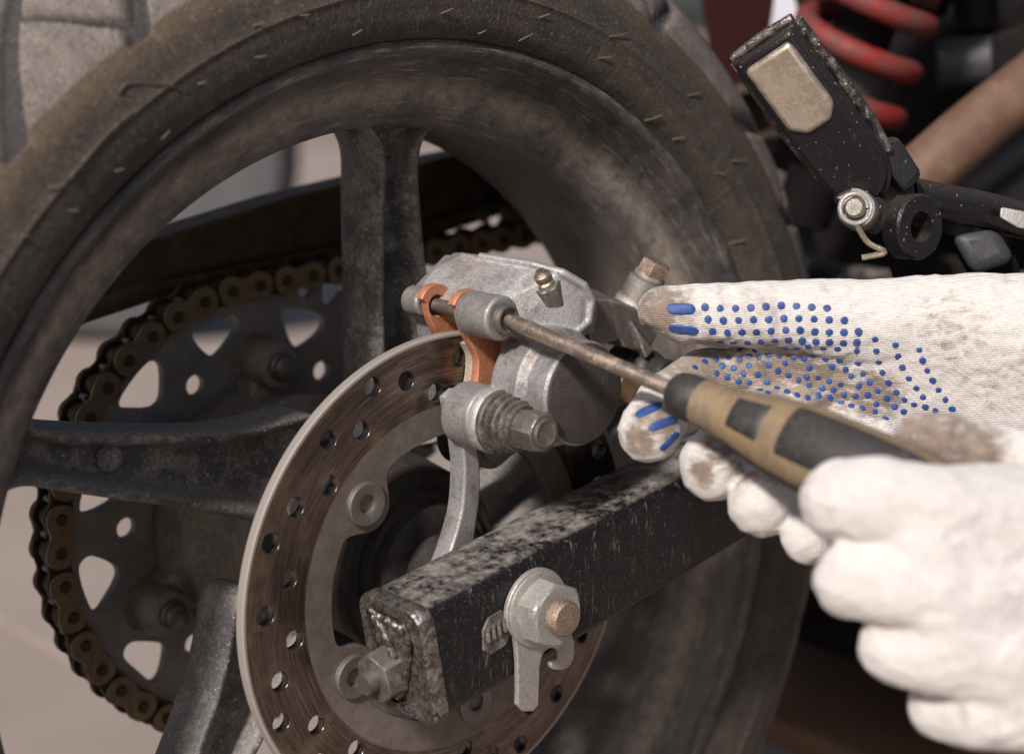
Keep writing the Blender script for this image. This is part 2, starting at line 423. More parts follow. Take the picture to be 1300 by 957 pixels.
def plate_mesh(outlines, thick, bevel=0., res=2):
    """flat piece with holes: 2D curve in (y, z), extruded along x, centred on x = 0"""
    cu = bpy.data.curves.new('tmp', 'CURVE'); cu.dimensions = '2D'; cu.fill_mode = 'BOTH'
    cu.extrude = (thick/2-bevel)*S; cu.bevel_depth = bevel*S; cu.bevel_resolution = res if bevel else 0
    if bevel: cu.offset = -bevel*S
    for pts in outlines:
        sp = cu.splines.new('POLY'); sp.points.add(len(pts)-1); sp.use_cyclic_u = True
        for q, (y, z) in zip(sp.points, pts): q.co = (y*S, z*S, 0, 1)
    t = bpy.data.objects.new('tmp', cu); col.objects.link(t)
    dg = bpy.context.evaluated_depsgraph_get()
    me = bpy.data.meshes.new_from_object(t.evaluated_get(dg))
    bpy.data.objects.remove(t); bpy.data.curves.remove(cu)
    me.transform(Matrix(((0, 0, 1, 0), (1, 0, 0, 0), (0, 1, 0, 0), (0, 0, 0, 1))))
    return me
def plate(name, outlines, x0, x1, mat, parent=None, bevel=.5, center=None, res=2):
    if center is None:
        ys = [p[0] for p in outlines[0]]; zs = [p[1] for p in outlines[0]]
        center = ((min(ys)+max(ys))/2, (min(zs)+max(zs))/2)
    me = plate_mesh([[(y-center[0], z-center[1]) for y, z in o] for o in outlines], x1-x0, bevel, res)
    return finish(name, me, Vector(((x0+x1)/2, center[0], center[1])), mat, parent, True, autos=35)
def circ(y, z, r, n=24, ph=0.):
    return [(y+r*math.cos(ph+2*math.pi*i/n), z+r*math.sin(ph+2*math.pi*i/n)) for i in range(n)]
def smooth_loop(pts, it=2):
    for _ in range(it):
        o = []
        for i in range(len(pts)):
            a, b = Vector(pts[i]), Vector(pts[(i+1) % len(pts)])
            o += [tuple(a*.75+b*.25), tuple(a*.25+b*.75)]
        pts = o
    return pts
def frames(path):
    T = []
    n = len(path)
    for i in range(n):
        T.append((path[min(i+1, n-1)]-path[max(i-1, 0)]).normalized())
    ref = Vector((0, 0, 1)) if abs(T[0].z) < .9 else Vector((1, 0, 0))
    u = (ref - T[0]*ref.dot(T[0])).normalized(); out = []
    for t in T:
        u = (u - t*u.dot(t)).normalized(); out.append((t, u, t.cross(u)))
    return out
def tube_vf(path, rad, seg=16, cap=True):
    path = [Vector(p) for p in path]; fr = frames(path)
    if isinstance(rad, (int, float)): rad = [rad]*len(path)
    V, F = [], []
    for p, (t, u, v), r in zip(path, fr, rad):
        for k in range(seg):
            a = 2*math.pi*k/seg; V.append(p + (u*math.cos(a)+v*math.sin(a))*r)
    for i in range(len(path)-1):
        for k in range(seg):
            k2 = (k+1) % seg; F.append((i*seg+k, i*seg+k2, (i+1)*seg+k2, (i+1)*seg+k))
    if cap:
        F.append(tuple(range(seg))); F.append(tuple((len(path)-1)*seg+k for k in range(seg)))
    return V, F
def tube(name, path, rad, mat, parent=None, seg=16, **kw):
    V, F = tube_vf(path, rad, seg); return obj(name, V, F, mat, parent, **kw)
def spline(pts, n=10):
    """Catmull-Rom through points (any dimension as Vectors / tuples)"""
    P = [Vector(p) for p in pts]; P = [P[0]*2-P[1]] + P + [P[-1]*2-P[-2]]; o = []
    for i in range(1, len(P)-2):
        for k in range(n):
            t = k/n; a, b, c, d = P[i-1], P[i], P[i+1], P[i+2]
            o.append(.5*((2*b)+(c-a)*t+(2*a-5*b+4*c-d)*t*t+(3*b-a-3*c+d)*t**3))
    o.append(P[-2].copy()); return o
def hexagon(r, ph=0.):
    return circ(0, 0, r, 6, R(ph))
def hex_nut(name, x0, x1, y, z, rc, mat, parent, ph=0., hole=0., d=(1, 0, 0), p=None):
    """hexagonal nut or bolt head with turned corners; axis d through p"""
    d = Vector(d).normalized(); p0 = Vector(p) if p is not None else Vector((0, y, z))
    e1 = d.cross(Vector((0, 0, 1)))
    if e1.length < 1e-3: e1 = Vector((1, 0, 0))
    e1.normalize(); e2 = e1.cross(d); h = x1-x0; n = 48; V, F = [], []
    flat = rc*math.cos(math.pi/6)
    def hexr(a):
        a = (a - R(ph)) % (math.pi/3) - math.pi/6; return flat/math.cos(a)
    rings = []
    for x, cut in ((x0, flat*1.02), (x0+h*.10, 1e9), (x1-h*.14, 1e9), (x1-h*.05, flat*1.06), (x1, flat*.96)):
        rings.append((x, cut))
    for x, cut in rings:
        for i in range(n):
            a = 2*math.pi*i/n; r = min(hexr(a), cut); V.append(p0 + d*x + (e1*math.cos(a)+e2*math.sin(a))*r)
    for j in range(len(rings)-1):
        for i in range(n):
            i2 = (i+1) % n; F.append((j*n+i, j*n+i2, (j+1)*n+i2, (j+1)*n+i))
    F.append(tuple(range(n)))
    F.append(tuple((len(rings)-1)*n+i for i in range(n)))
    return obj(name, V, F, mat, parent, autos=25)
def hull_vf(pts):
    bm = bmesh.new()
    for p in pts: bm.verts.new(Vector(p))
    r = bmesh.ops.convex_hull(bm, input=bm.verts)
    bmesh.ops.delete(bm, geom=[g for g in r['geom_interior'] if isinstance(g, bmesh.types.BMVert)], context='VERTS')
    bm.verts.index_update()
    V = [v.co.copy() for v in bm.verts]; F = [tuple(v.index for v in f.verts) for f in bm.faces]; bm.free(); return V, F
_ico = None
def ico():
    global _ico
    if _ico is None:
        bm = bmesh.new(); bmesh.ops.create_icosphere(bm, subdivisions=3, radius=1); _ico = [v.co.copy() for v in bm.verts]; bm.free()
    return _ico
def rcone(a, ra, b, rb):
    return hull_vf([Vector(a)+v*ra for v in ico()] + [Vector(b)+v*rb for v in ico()])
def cast(name, chunks, mat, parent, voxel=.9, smooth=4, factor=.5):
    """several overlapping solid chunks fused into one continuous cast body"""
    V, F = [], []
    for v, f in chunks:
        o = len(V); V += v; F += [tuple(i+o for i in q) for q in f]
    o = obj(name, V, F, mat, parent)
    r = o.modifiers.new('fuse', 'REMESH'); r.mode = 'VOXEL'; r.voxel_size = voxel*S; r.use_smooth_shade = True
    s = o.modifiers.new('soft', 'SMOOTH'); s.iterations = smooth; s.factor = factor
    return o
def bake(o):
    """turn modifiers into plain mesh so that later pieces can be laid on it"""
    dg = bpy.context.evaluated_depsgraph_get(); me = bpy.data.meshes.new_from_object(o.evaluated_get(dg))
    o.modifiers.clear(); o.data = me; me.shade_smooth(); return o
def bvh_of(o):
    bpy.context.view_layer.update()
    mw = o.matrix_world; me = o.data
    return BVHTree.FromPolygons([mw @ v.co / S for v in me.vertices], [tuple(p.vertices) for p in me.polygons])
def cyl(x0, x1, y, z, r, seg=40, ch=.8):
    V, F = lathe_vf([(x0, 0), (x0, r-ch), (x0+ch, r), (x1-ch, r), (x1, r-ch), (x1, 0)], seg, (0, y, z))
    return weld(V, F)

# ================================================================== SETTING: the paving
GZ = -317.0
gv = [(-60000, -60000, GZ-6), (60000, -60000, GZ-6), (60000, 60000, GZ-6), (-60000, 60000, GZ-6)]
ground = obj('paving', gv, [(0, 1, 2, 3)], 'ground', None, False, origin=(0, 0, GZ-6)); tag(ground, kind='structure')
slab_me = None
SL = 400.
for i in range(-13, 3):
    for j in range(-3, 15):
        cx, cy = i*SL + (200 if j % 2 else 0), j*SL
        px_ok = (cx + cy*0 < 1400)
        if slab_me is None:
            h = SL/2-1.2
            V = [(-h, -h, -5), (h, -h, -5), (h, h, -5), (-h, h, -5), (-h, -h, 4), (h, -h, 4), (h, h, 4), (-h, h, 4),
                 (-h+1.5, -h+1.5, 5), (h-1.5, -h+1.5, 5), (h-1.5, h-1.5, 5), (-h+1.5, h-1.5, 5)]
            F = [(0, 1, 5, 4), (1, 2, 6, 5), (2, 3, 7, 6), (3, 0, 4, 7), (4, 5, 9, 8), (5, 6, 10, 9), (6, 7, 11, 10), (7, 4, 8, 11), (8, 9, 10, 11)]
            o = obj('paving_slab', V, F, 'paving', None, False, origin=(0, 0, 0)); slab_me = o.data
        else:
            o = bpy.data.objects.new('paving_slab', slab_me); col.objects.link(o)
        o.parent = ground
        o.location = Vector((cx, cy, 6 + random.uniform(-.8, .8)))*S

# ================================================================== REAR WHEEL
wheel = thing('motorcycle_wheel', 'dusty black cast motorcycle wheel with worn tyre, drilled disc and chain sprocket', 'wheel', (0, 0, GZ+2))
TY = [(57, 226), (60.5, 229.5), (64.2, 231.6), (66.8, 234.2), (68.7, 240), (69.5, 246.5), (69.9, 249.3), (70.5, 250.2), (69.9, 251.2), (69.8, 255), (69.0, 262), (67.2, 267.5), (65.2, 270.5)]
crown = spline([(65.2, 270.5, 0), (62, 277, 0), (54, 288.5, 0), (42, 299.5, 0), (26, 308.5, 0), (10, 313.3, 0), (0, 314.3, 0)], 14)
crown = [(p.x, p.y) for p in crown][1:]
half = TY + crown
prof = half + [(-x, r) for x, r in half[-2::-1]]
nTY = len(TY)
# tread grooves, as poly-lines of (angle in degrees, x); repeated round the tyre and mirrored
def surf_guess(px, py):
    d = ray(px, py).normalized(); best = None; t = 500.
    while t < 1300:
        q = CAM + d*t; r = math.hypot(q.y, q.z)
        ax = abs(q.x)
        if ax < 71:
            rs = None
            for k in range(nTY-4, len(half)-1):
                (xa, ra), (xb, rb) = half[k], half[k+1]
                if xb <= ax <= xa: rs = ra + (rb-ra)*(xa-ax)/max(1e-6, xa-xb); break
            if rs and r <= rs: return math.degrees(math.atan2(q.z, q.y)), q.x
        t += .5
    return None
GA = [surf_guess(*p) for p in ((30, -60), (12, 0), (6, 60), (7, 110), (11, 160), (17, 205))]
GB = [surf_guess(*p) for p in ((14, 22), (60, 20), (110, 25), (172, 33))]
GC = [surf_guess(*p) for p in ((160, -70), (167, -30), (171, 5), (174, 30), (173, 58))]
lines = [([g for g in ln if g], wd) for ln, wd in ((GA, 3.4), (GB, 1.7), (GC, 3.2))]
PER = 30.0
def groove(th, x):
    best = 0.
    for mir in (1, -1):
        xx = x*mir; tt = th if mir == 1 else th + PER/2
        for ln, wd in lines:
            for i in range(len(ln)-1):
                (t0, x0), (t1, x1) = ln[i], ln[i+1]
                dt = (tt - t0 + PER/2) % PER - PER/2
                k = R(1)*295; ux, uy = (t1-t0)*k, x1-x0; vx, vy = dt*k, xx-x0
                L2 = ux*ux+uy*uy+1e-9; f = max(0., min(1., (vx*ux+vy*uy)/L2))
                dd = math.hypot(vx-ux*f, vy-uy*f)
                if dd < wd*1.3:
                    best = max(best, min(1., max(0., (wd*1.15-dd)/(wd*.45))))
    return best
angs = []
a = 0.
while a < 360:
    angs.append(a); a += (.2 if 104 < a < 146 else .5) if 100 < a < 150 else (.8 if (a < 60 or a > 320) else 1.5)
V, F, GR = [], [], []
np_ = len(prof)
for th in angs:
    c, s = math.cos(R(th)), math.sin(R(th)); fine = 95 < th < 155
    for k, (x, r) in enumerate(prof):
        g = 0.
        if r > 268 and abs(x) > -1: g = groove(th, x) if r > 271.5 else groove(th, x)*.6
        rr = r - 5.0*g
        V.append((x, rr*c, rr*s)); GR.append(g)
na = len(angs)
for i in range(na):
    j = (i+1) % na
    for k in range(np_-1): F.append((i*np_+k, j*np_+k, j*np_+k+1, i*np_+k+1))
tyre = obj('tyre', V, F, 'tyre', wheel, origin=(0, 0, 0), autos=55)
at_ = tyre.data.attributes.new('groove', 'FLOAT', 'POINT'); at_.data.foreach_set('value', GR)
tb = bvh_of(tyre)
def on(b, px, py):
    d = ray(px, py).normalized(); h = b.ray_cast(CAM, d)
    return (h[0], h[1]) if h[0] is not None else None
# rubber whiskers left by the mould vents
for (px, py, dx, dy) in ((327, 31, 12, -5), (329, 72, 12, -3), (67, 237, 10, -4), (92, 267, 10, -1), (209, 170, 7, -13), (566, 14, 13, -7), (452, 41, 10, -9),
                         (666, 47, 17, -11), (784, 45, 20, -4), (767, 73, 14, -2), (829, 149, 22, -9), (935, 204, 17, -2), (913, 220, 12, 1), (935, 306, 20, -7), (255, 105, 9, -5),
                         (690, 20, 11, -6), (880, 120, 14, -4), (385, 18, 10, -4), (860, 175, 12, -5), (150, 215, 9, -5), (30, 300, 8, -6), (610, 40, 9, -6)):
    p = [on(tb, px-dx/2, py-dy/2), on(tb, px, py), on(tb, px+dx/2, py+dy/2)]
    if all(p):
        pts = spline([p[0][0]+p[0][1]*.1, p[1][0]+p[1][1]*.9, p[2][0]+p[2][1]*1.5], 3)
        tube('rubber_whisker', pts, [.34, .34, .32, .3, .27, .24, .15], 'whisker', tyre, 6)
# raised moulding line and characters on the wall
for pts in ([(995, 742), (990, 748), (988, 765), (989, 778), (996, 781)], [(1004, 748), (1003, 760), (997, 764), (1004, 770), (1002, 782)], [(992, 803), (1010, 803)],
            [(990, 816), (984, 835), (976, 868)], [(966, 833), (980, 834)], [(984, 818), (992, 822)], [(968, 850), (964, 872)], [(150, 120), (165, 106), (222, 110)], [(88, 228), (130, 178), (168, 143)]):
    hp = [on(tb, *p) for p in pts]
    if all(hp) and len(hp) > 1:
        q = spline([h[0]+h[1]*.15 for h in hp], 4); tube('raised_moulding', q, .75, 'tyre', tyre, 6)

RP = [(56, 227), (57, 230), (60.5, 230), (62.6, 229.2), (63.3, 227.4), (62.9, 225.2), (60.8, 223.9), (57.6, 222.8), (53, 220.0), (48, 216.2), (44.4, 212.2), (42.6, 209.4), (41.2, 207.2), (39.6, 203.4), (37.6, 198.6), (35.5, 195), (32, 193), (28, 192.4),
      (0, 191.5), (-24, 192.2), (-29, 193.5), (-36, 200), (-41, 207), (-48, 212), (-58, 220), (-62, 226), (-62, 229), (-57, 230), (-56, 227), (-40, 213), (-30, 203), (0, 200), (30, 203), (42, 213)]
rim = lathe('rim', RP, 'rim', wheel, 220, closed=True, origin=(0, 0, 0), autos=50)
# five channel-section spokes, each lofted towards the hub
ST = [(195.5, -10, 46), (191, -4, 38), (186, 1, 32.5), (178, 4.0, 29.6), (165, 3.2, 30), (140, 3, 33), (115, 3, 36.5), (92, 3, 40.5), (76, 2.6, 45), (62, 1.5, 51), (52, 0, 56), (40, -3, 52)]
spv, spf = [], []
cs = 16
for z, y0, y1 in ST:
    xf = 19 + max(0, (z-150))*.06; xw = 3 + (8 if z > 190 else 0) + max(0, 70-z)*.25
    wv = 7.5; sec = [(-13, y0+2.5), (-15, y0+7), (-15, y1-7), (-13, y1-2), (-8, y1), (xf-6, y1), (xf-2, y1-1), (xf-1.2, y1-3.2), (xf-4, y1-6.2), (xw+2.5, y1-8), (xw, y1-10.5),
                     (xw, y0+12), (xw+3, y0+9.5), (xf-4, y0+wv+.6), (xf, y0+wv-2.5), (xf-1.5, y0+.9)]
    spv += [(x, y, z) for x, y in sec]
for i in range(len(ST)-1):
    for k in range(cs):
        k2 = (k+1) % cs; spf.append((i*cs+k, i*cs+k2, (i+1)*cs+k2, (i+1)*cs+k))
spf += [tuple(range(cs)), tuple((len(ST)-1)*cs+k for k in range(cs))]
spoke_me = None
for k in range(5):
    if spoke_me is None:
        o = obj('spoke', spv, spf, 'spoke', wheel, origin=(0, 0, 0), autos=75); spoke_me = o.data
        ss = o.modifiers.new('sub', 'SUBSURF'); ss.levels = ss.render_levels = 2
        mk = lathe('casting_mark', [(1.5, 0), (1.5, 5.8), (6.2, 5.8), (6.9, 5.2), (6.6, 4.4), (6.6, 0)], 'spoke', o, 32, (0, 20, 138), origin=(0, 0, 0)); mk_me = mk.data
    else:
        o = bpy.data.objects.new('spoke', spoke_me); col.objects.link(o); o.parent = wheel
        o.location = -wheel.location
        ss = o.modifiers.new('sub', 'SUBSURF'); ss.levels = ss.render_levels = 2
        q = bpy.data.objects.new('casting_mark', mk_me); col.objects.link(q); q.parent = o
    o.rotation_euler = (R(72*k), 0, 0)
hub = lathe('hub', [(-10, 0), (-10, 47), (15, 47), (30, 46), (44, 44), (52, 43), (54, 41), (54, 35), (57, 34), (57, 29), (61, 28), (62, 25), (62, 16), (76, 15), (76, 0)],
            'hub', wheel, 96, origin=(0, 0, 0), autos=30)
lathe('hub_flange', [(-56, 0), (-56, 52), (-50, 60), (-38, 62), (-28, 52), (-15, 48.5), (-9, 47.5), (-9, 0)], 'carrier', wheel, 96, origin=(0, 0, 0), autos=30)
# brake disc: one plate, forty holes in a five-hole rhythm, five bolt lugs
BOLT = [138+72*k for k in range(5)]
inner = []
for i in range(360):
    a = 360-i
    r = 64.0
    for b in BOLT:
        dl = R((a-b+180) % 360-180)
        c0 = 62.5; Rl = 13.6
        if abs(dl) < 1 and abs(math.sin(dl)*c0) < Rl: r = min(r, c0*math.cos(dl)-math.sqrt(Rl*Rl-(c0*math.sin(dl))**2))
    inner.append([a, r])
rs = [r for _, r in inner]
for _ in range(10): rs = [(rs[i-1]+rs[i]*2+rs[(i+1) % 360])/4 for i in range(360)]
inl = [(r*math.cos(R(a)), r*math.sin(R(a))) for (a, _), r in zip(inner, rs)]
outs = [circ(0, 0, 107.4, 240), inl]
for g in range(8):
    for k, rr in enumerate((83.2, 93.5, 99.3, 87.0, 96.4)):
        a = R(95.6 + g*44.2*45/44.2 + (0, 9.2, 19.0, 27.4, 36.2)[k]); outs.append(circ(rr*math.cos(a), rr*math.sin(a), 4.1, 20))
disc = plate('brake_disc', outs, 68.4, 73.4, 'disc', wheel, .45, (0, 0))
for b in BOLT:
    y, z = 62.5*math.cos(R(b)), 62.5*math.sin(R(b))
    lathe('disc_bolt', [(58, 0), (58, 9.6), (73.3, 9.6), (75.0, 9.5), (75.6, 8.8), (75.5, 4.6), (75.1, 4.0), (71, 3.6), (71, 0)], 'bolt', disc, 36, (0, y, z))
    lathe('lug', [(50, 0), (50, 13), (66, 12), (68, 11.5), (68, 0)], 'hub', hub, 30, (0, y*.97, z*.97))
# sprocket
NT = 44; PR = 15.875/(2*math.sin(math.pi/NT)); XS = -77.0
pin0 = yz(156, 452, XS+7); PH0 = math.degrees(math.atan2(pin0[1], pin0[0]))
so_ = []
for i in range(NT):
    a0 = R(PH0 + 360*i/NT); st = 2*math.pi/NT
    for f, rr in ((-.22, PR-4.6), (-.10, PR-5.4), (0, PR-5.6), (.10, PR-5.4), (.22, PR-4.6), (.36, PR+1.2), (.44, PR+4.2), (.5, PR+4.6), (.56, PR+4.2), (.64, PR+1.2)):
        so_.append((rr*math.cos(a0+f*st), rr*math.sin(a0+f*st)))
XN = XS+2.6
def zp(pts): return [yz(x/2.889, 300+y/2.889, XN) for x, y in pts]
hA = zp([(437, 600), (442, 629), (470, 633), (560, 633), (590, 612), (601, 580), (601, 490), (588, 463), (560, 455), (538, 466), (490, 520)])
hB = zp([(703, 360), (720, 395), (765, 437), (785, 444), (808, 432), (872, 350), (881, 320), (868, 293), (845, 287), (780, 312), (718, 335)])
souts = [so_, circ(0, 0, 40, 60)]
for k in range(6):
    for h in (hA, hB): souts.append(smooth_loop([rot2(p, 60*k) for p in h], 1))
    a = R(117.5+60*k); souts.append(circ(74.3*math.cos(a), 74.3*math.sin(a), 5.0, 20))
sprk = plate('sprocket', souts, XS-2.6, XS+2.6, 'sprocket', wheel, .5, (0, 0))
lathe('sprocket_carrier', [(-84, 0), (-84, 44), (-74, 46), (-74.2, 61), (-70, 62.5), (-66, 62), (-60, 59), (-52, 57), (-46, 59), (-46, 0)], 'carrier', wheel, 90, origin=(0, 0, 0), autos=30)
for k in range(6):
    a = R(89.5+60*k); y, z = 73.5*math.cos(a), 73.5*math.sin(a)
    arm = [(-74.2, 14), (-66, 13), (-58, 11.4), (-55, 10.5), (-54.4, 8.5), (-54.4, 0)]
    st_ = lathe('sprocket_boss', [(-74.2, 0)]+arm, 'carrier', sprk, 32, (0, y, z))
    lathe('sprocket_stud', [(-56, 0), (-56, 6.9), (-52, 6.9), (-51.5, 6.2), (-48, 5.9), (-47.2, 5), (-47, 0)], 'bolt', sprk, 24, (0, y, z))
    Vh, Fh = hull_vf([(x, y*q+sy*-z/73.5, z*q+sy*y/73.5) for x, q, w_ in ((-74, .55, 17), (-60, .6, 13), (-74, 1.0, 11), (-63, 1.0, 9)) for sy in (-w_, w_)])
    obj('boss_web', Vh, Fh, 'carrier', sprk, bevel=3, seg=3, angle=20)

# ================================================================== DRIVE CHAIN
chain = thing('drive_chain', 'rusty golden roller chain wrapped round the toothed sprocket', 'chain', (XS, 0, -PR))
pins = []
i0 = -round((PH0-91)/(360/NT)); n_wrap = int((268-(PH0+i0*360/NT))/(360/NT))
wrap = [PH0+360/NT*(i0+i) for i in range(n_wrap)]
first = (PR*math.cos(R(wrap[0])), PR*math.sin(R(wrap[0]))); last = (PR*math.cos(R(wrap[-1])), PR*math.sin(R(wrap[-1])))
run = []
for i in range(22, 0, -1):
    run.append((first[0]+15.875*i*math.cos(R(3.2)), first[1]+15.875*i*math.sin(R(3.2))))
pins = run + [(PR*math.cos(R(a)), PR*math.sin(R(a))) for a in wrap]
for i in range(1, 14): pins.append((last[0]+15.875*i*math.cos(R(5)), last[1]+15.875*i*math.sin(R(5))))
def peanut(rb, waist):
    o = []; h = 15.875/2
    for k in range(13):
        a = R(-122+244*k/12); o.append((h+rb*math.cos(a), rb*math.sin(a)))
    o.append((0, waist)); o2 = [(-y, -z) for y, z in o]
    return o + o2
def two_plates(t, off, out):
    V, F = [], []
    bm = bmesh.new(); me = plate_mesh([out], t, .35, 1)
    for s in (-1, 1):
        n0 = len(bm.verts); bm.from_mesh(me); bm.verts.ensure_lookup_table()
        for v in bm.verts[n0:]: v.co.x += s*off*S
    m2 = bpy.data.meshes.new('link'); bm.to_mesh(m2); bm.free(); bpy.data.meshes.remove(me); return m2
pl_out = plate_mesh([peanut(7.3, 5.0)], 1.9, .4, 1); pl_in = plate_mesh([peanut(7.5, 5.6)], 1.9, .4, 1)
for me, mt in ((pl_out, 'chain'), (pl_in, 'chain_dark')): me.materials.append(M[mt]); me.shade_smooth(); me.set_sharp_from_angle(angle=R(40))
def simple(V, F, mt):
    me = bpy.data.meshes.new('pin'); me.from_pydata([tuple(Vector(v)*S) for v in V], [], F); me.materials.append(M[mt]); me.shade_smooth(); me.set_sharp_from_angle(angle=R(40)); return me
pin_me = simple(*weld(*lathe_vf([(-10.3, 0), (-10.3, 2.2), (-9.8, 2.8), (9.6, 2.8), (10.2, 2.3), (10.2, 0)], 16)), 'chain_dark')
rol_me = simple(*weld(*lathe_vf([(-3.1, 0), (-3.1, 5.1), (3.1, 5.1), (3.1, 0)], 20)), 'chain_dark')
kst = round((yz(156, 452, XS)[0], 0)[1])
idx0 = min(range(len(pins)), key=lambda i: (pins[i][0]-pin0[0])**2+(pins[i][1]-pin0[1])**2)
for i in range(len(pins)-1):
    (ya, za), (yb, zb) = pins[i], pins[i+1]
    ang = math.atan2(zb-za, yb-ya); outer = (i-idx0) % 2 == 1
    e = bpy.data.objects.new('outer_link' if outer else 'inner_link', pl_out if outer else pl_in); col.objects.link(e); e.parent = chain
    off = 8.0 if outer else 5.6
    loc = Vector((XS+off, (ya+yb)/2, (za+zb)/2))*S
    e.location = loc - chain.location; e.rotation_euler = (ang, 0, 0)
    f = bpy.data.objects.new('far_plate', e.data); col.objects.link(f); f.parent = e; f.location = (-2*off*S, 0, 0)
    for s in (-1, 1):
        q = bpy.data.objects.new('pin' if outer else 'roller', pin_me if outer else rol_me); col.objects.link(q); q.parent = e
        q.location = Vector((-off, s*15.875/2, 0))*S

# ================================================================== SWINGARM
swing = thing('swingarm', 'black box-section swingarm caked in dust with big axle nut', 'swingarm', (0, 0, -40))
SA = R(10.6)
def uv(u, v): return (u*math.cos(SA)-v*math.sin(SA), u*math.sin(SA)+v*math.cos(SA))
def rrect(x0, x1, v0, v1, r, n=5):
    o = []
    for cx, cv, a0 in ((x1-r, v1-r, 0), (x0+r, v1-r, 90), (x0+r, v0+r, 180), (x1-r, v0+r, 270)):
        for k in range(n+1): a = R(a0+90*k/n); o.append((cx+r*math.cos(a), cv+r*math.sin(a)))
    return o
def beam(name, x0, x1, u0, u1, parent, vlo=-28., vhi=21.3):
    V, F = [], []; us = [u0 + (u1-u0)*i/60 for i in range(61)]
    n = 0
    for u in us:
        s = rrect(x0, x1, vlo + .02*max(0, u-50), vhi-.012*max(0, u), 6.5); n = len(s)
        for x, v in s:
            y, z = uv(u, v); V.append((x, y, z))
    for i in range(len(us)-1):
        for k in range(n): F.append((i*n+k, i*n+(k+1) % n, (i+1)*n+(k+1) % n, (i+1)*n+k))
    F += [tuple(range(n)), tuple((len(us)-1)*n+k for k in range(n))]
    return obj(name, V, F, 'swing', parent)
XI, XO = 86., 125.
arm_r = beam('arm', XI, XO, -54, 430, swing)
arm_l = beam('arm', -134, -102, -30, 430, swing)
V, F = tube_vf([(-118, *uv(400, -10)), (98, *uv(400, -10))], 26, 24); obj('cross_tube', V, F, 'swing', swing)
# cast end piece: raised border, ridged hollow
def endp(x, v, u): y, z = uv(u, v); return (x, y, z)
bo = rrect(XI-.6, XO+.6, -29, 22, 7, 4); bi = rrect(XI+4, XO-4.5, -25, 17, 4, 4); XM = (XI+XO)/2
n = len(bo); V, F = [], []
for lst, u in ((bo, -51), (bo, -56.5), ([(x*.96+XM*.04, v*.97-3*.03) for x, v in bo], -58), ([(x*.985+XM*.015, v*.985-3*.015) for x, v in bi], -58), (bi, -54.5)):
    V += [endp(x, v, u) for x, v in lst]
for j in range(4):
    for k in range(n): F.append((j*n+k, j*n+(k+1) % n, (j+1)*n+(k+1) % n, (j+1)*n+k))
F += [tuple(range(n)), tuple(4*n+k for k in range(n))]
cap = obj('end_cap', V, F, 'endcap', swing)
for pts in ([(83, 10), (90, -2), (93, -18), (91, -30)], [(108, 9), (103, -6), (97, -22), (91, -30)], [(110, 6), (111, -12), (110, -31)], [(84, 4), (92, 6), (101, 4), (108, 8)]):
    P = spline([(*endp(x+8, v+6.5, -55.6),) for x, v in pts], 6); tube('weld_ridge', P, [1.9+.5*math.sin(i*2.1) for i in range(len(P))], 'endcap', cap, 8)
ad = Vector((0, -math.cos(SA), -math.sin(SA)))
pb = Vector(endp(86, -26, -52)); pb = Vector(at(486, 856, 95)); pb.x = 95
hex_nut('adjuster_nut', -6, 5, 0, 0, 11.5, 'bolt', swing, 20, d=ad, p=pb)
tube('adjuster_bolt', [pb-ad*20, pb+ad*10], 4.6, 'bolt', swing, 20)
# stamped adjuster marks
q = [yz(*p, XO) for p in ((611, 788), (643, 769), (650, 811), (613, 837))]
gp = smooth_loop(q, 1); plate('mark_plate', [gp], XO-1, XO+.9, 'markdust', swing, .4)
for k in range(4):
    f = .16+.2*k
    a_ = [q[0][i]*(1-f)+q[1][i]*f for i in range(2)]; b_ = [q[3][i]*(1-f)+q[2][i]*f for i in range(2)]
    p1 = [a_[i]*.78+b_[i]*.22 for i in range(2)]; p2 = [a_[i]*.40+b_[i]*.60 for i in range(2)]
    tube('mark_bar', [(XO+1.3, *p1), (XO+1.3, *p2)], 1.0, 'markdust', swing, 8)
# adjuster plate with tail prongs, washer, nut, axle
tail = [yz(*p, 127) for p in ((648, 778), (651, 800), (655, 830), (656, 868), (655, 902), (682, 902), (683, 868), (684, 838), (692, 822), (706, 822), (709, 832), (703, 838), (697, 841), (699, 849), (712, 850), (722, 845), (728, 833), (728, 808), (716, 795))]
cpl = [(16.8*math.cos(R(a)), 16.8*math.sin(R(a))) for a in range(-38, 200, 6)]
plate('adjuster_plate', [cpl + [t for t in smooth_loop(tail, 1)[2:-2]]], 125.3, 128, 'zinc', swing, .7, (0, 0))
lathe('axle_washer', [(128, 0), (128, 15.6), (128.4, 16.2), (129.4, 16.0), (129.8, 15.4), (129.8, 0)], 'zinc', swing, 64)
hex_nut('axle_nut', 129.8, 140.8, 0, 0, 14.4, 'zinc', swing, 22)
th = [(-140, 0), (-140, 7.4)]
x = 139.2
th += [(138.5, 7.4)]
while x < 144.2: th += [(x, 7.55), (x+.45, 7.1), (x+.9, 7.55)]; x += 1.3
th += [(145.4, 7.3), (146.1, 6.6), (146.3, 4), (146.3, 0)]
lathe('axle', th, 'axle', swing, 48)
# spacer between arm and hub
lathe('axle_spacer', [(62, 0), (62, 14), (86.5, 14), (86.5, 0)], 'bolt', swing, 40)

